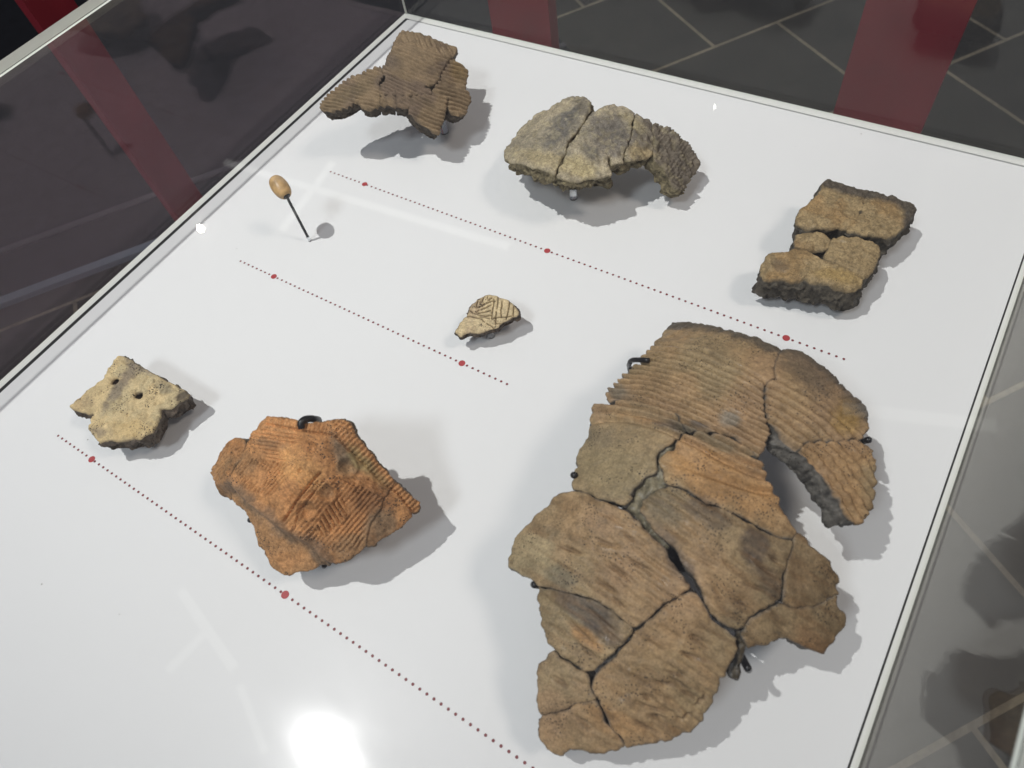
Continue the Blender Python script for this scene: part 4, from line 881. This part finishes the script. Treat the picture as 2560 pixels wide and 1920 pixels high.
# ---- mounts
def at(px, z): return on(px, z)[0]
def srf(px, zf, up=0.0):
    P = drop(np.array([px], float), lambda x, y: zf(x, y) + up); return P[0]
mt = thing('wire_mount', (1.25, -1.0, 0), 'black metal mount whose clips grip the edges of the largest vessel', 'mount')
v, f = join(tube([(1.25, -1.0, 0.001), (1.25, -1.0, .165)], .007), tube([(1.25, -1.0, .0005), (1.25, -1.0, .004)], .03, 20)); mesh_obj('post', v, f, black_m, parent=mt, smooth=True)
def arm(zf, start, pts_under, parent, name='clip', r=.0038):
    v, f = tube(smooth_path([start] + pts_under, 5), r); mesh_obj(name, v, f, black_m, parent=parent, smooth=True)
e1 = srf((1622, 901), vz, .006); e2 = srf((1584, 900), vz, .007); e3 = srf((1574, 909), vz, -.004); e4 = srf((1576, 930), vz, -.040)
arm(vz, np.array([1.25, -1.0, .150]), [e4 + np.array([.05, -.05, -.03]), e4, e3, e2, e1], mt)
for px, pin_ in (((1337, 1462), (1372, 1470)), ((1868, 1668), (1830, 1600)), ((2170, 1100), (2140, 1110)), ((1436, 1188), (1470, 1190))):
    q = srf(px, vz, .001); q1 = srf(px, vz, -.022); q2 = srf(pin_, vz, -.046)
    arm(vz, np.array([q2[0], q2[1], .001]), [q2 - np.array([0, 0, .02]), q2, q1, q], mt, r=.0046)
mo = thing('wire_mount', (0.80, -1.19, 0), 'black metal mount with clips holding up the orange incised sherd', 'mount')
v, f = join(tube([(0.80, -1.19, 0.001), (0.80, -1.19, .125)], .006), tube([(0.80, -1.19, .0005), (0.80, -1.19, .004)], .025, 20)); mesh_obj('post', v, f, black_m, parent=mo, smooth=True)
ozc = lambda x, y: oz0(x, y) - .024
hk = ZG([(845, 235), (838, 190), (875, 160), (950, 158), (985, 190)])
hp = [srf(hk[0], oz0, .007), srf(hk[1], oz0, .010), srf(hk[2], oz0, .006), srf(hk[3], oz0, -.006), srf(hk[4], oz0, -.030)]
arm(oz0, np.array([.80, -1.19, .115]), [hp[4] + np.array([0, -.03, -.02])] + hp[::-1], mo, r=.0050)
for px, pin_ in (((627, 1300), (660, 1300)), ((811, 1412), (815, 1380))):
    q2 = srf(pin_, ozc, -.055); arm(oz0, np.array([q2[0], q2[1], .001]), [q2 - np.array([0, 0, .015]), q2, srf(px, ozc, -.040), srf(px, ozc, -.026)], mo, r=.0042)
def peg(x, y, h, label, r=.010):
    t = thing('acrylic_peg', (x, y, 0), label, 'mount', 'clear pegs under the sherds')
    v, f = tube([(x, y, .0006), (x, y, h)], r, 20); mesh_obj('peg', v, f, acryl, parent=t, smooth=True)
q = on((1434, 496), 0)[0]
peg(q[0], q[1], .098, 'clear acrylic peg under the front of the crescent-shaped grey sherd', .008)
peg(.37, -.36, .130, 'clear acrylic peg hidden under the grey-brown ridged rim sherd')
peg(1.22, -.42, .022, 'short clear peg under the thick sherd with charred edges', .03)
peg(.31, -1.20, .038, 'short clear peg under the buff sherd with drilled holes', .012)
peg(.785, -.80, .034, 'short clear peg under the small cream incised sherd', .008)

# ------------------------------------------------------------------ ceiling lamps seen mirrored in the lid
house_m = plain('lamp_housing', (0.02, 0.02, 0.02), 0.4)
def track_lamp(pos, target, r, color, strength, label):
    p = np.array(pos, float); d = np.array(target, float) - p; d /= np.linalg.norm(d)
    t = thing('track_spotlight', p, label, 'lamp', 'spotlights on the ceiling')
    v, f = lathe(p - d * .02, -d, [(0, r * 1.12), (.12, r * 1.12), (.26, r * .8), (.27, r * .1)], 24); mesh_obj('housing', v, f, house_m, parent=t, smooth=False)
    v, f = lathe(p - d * .012, -d, [(0, r), (.004, r)], 32); mesh_obj('lens', v, f, emit('lamp_lens', color, strength), parent=t)
track_lamp(KEY, (0.55, -0.75, 0), .055, (1, 1, 1), 42, 'bright white spotlight above the front left of the case')
track_lamp((-5.68, 1.43, 5.3), (0, 0, 0), .042, (1, .93, .8), 80, 'warm spotlight far beyond the left glass wall')
track_lamp((-1.03, 5.6, 5.2), (0.8, 0, 0), .012, (1, 1, 1), 25, 'white spotlight behind the back glass wall')
tube_m = emit('lamp_diffuser', (0.95, 0.98, 1), .8)
def linear(a, b, wdt, label, m=tube_m, z=5.0):
    a = np.array([*a, z]); b = np.array([*b, z]); t = thing('linear_ceiling_light', (a + b) / 2, label, 'lamp', 'linear lights on the ceiling')
    d = (b - a) / np.linalg.norm(b - a); n_ = np.array([-d[1], d[0], 0]) * wdt / 2
    V = [a - n_, a + n_, b + n_, b - n_]; V = V + [q + np.array([0, 0, .02]) for q in V]
    Fq = [(0, 1, 2, 3), (7, 6, 5, 4), (0, 4, 5, 1), (1, 5, 6, 2), (2, 6, 7, 3), (3, 7, 4, 0)]
    mesh_obj('diffuser', V, Fq, m, parent=t)
    V2 = [q + np.array([0, 0, .021]) + (q - (a + b) / 2) * .02 for q in V]; mesh_obj('casing', V2, Fq, house_m, parent=t)
linear((-5.87, 2.24), (-1.94, 2.53), .085, 'long linear light over the back left')
linear((-4.57, 2.79), (-4.38, 1.67), .085, 'short linear light crossing the long one')
dim = emit('lamp_diffuser_dim', (0.95, 0.98, 1), 0.55)
linear((1.51, 2.18), (2.55, 2.55), .11, 'linear light over the back right', dim)
linear((-2.36, -1.74), (-1.54, -1.94), .07, 'dim linear light over the front left', dim)
linear((-1.93, -1.87), (-1.98, -2.22), .06, 'short dim linear light over the front left', dim)
linear((-1.42, -2.00), (-0.95, -2.22), .05, 'dim linear light nearest the key spotlight', dim)
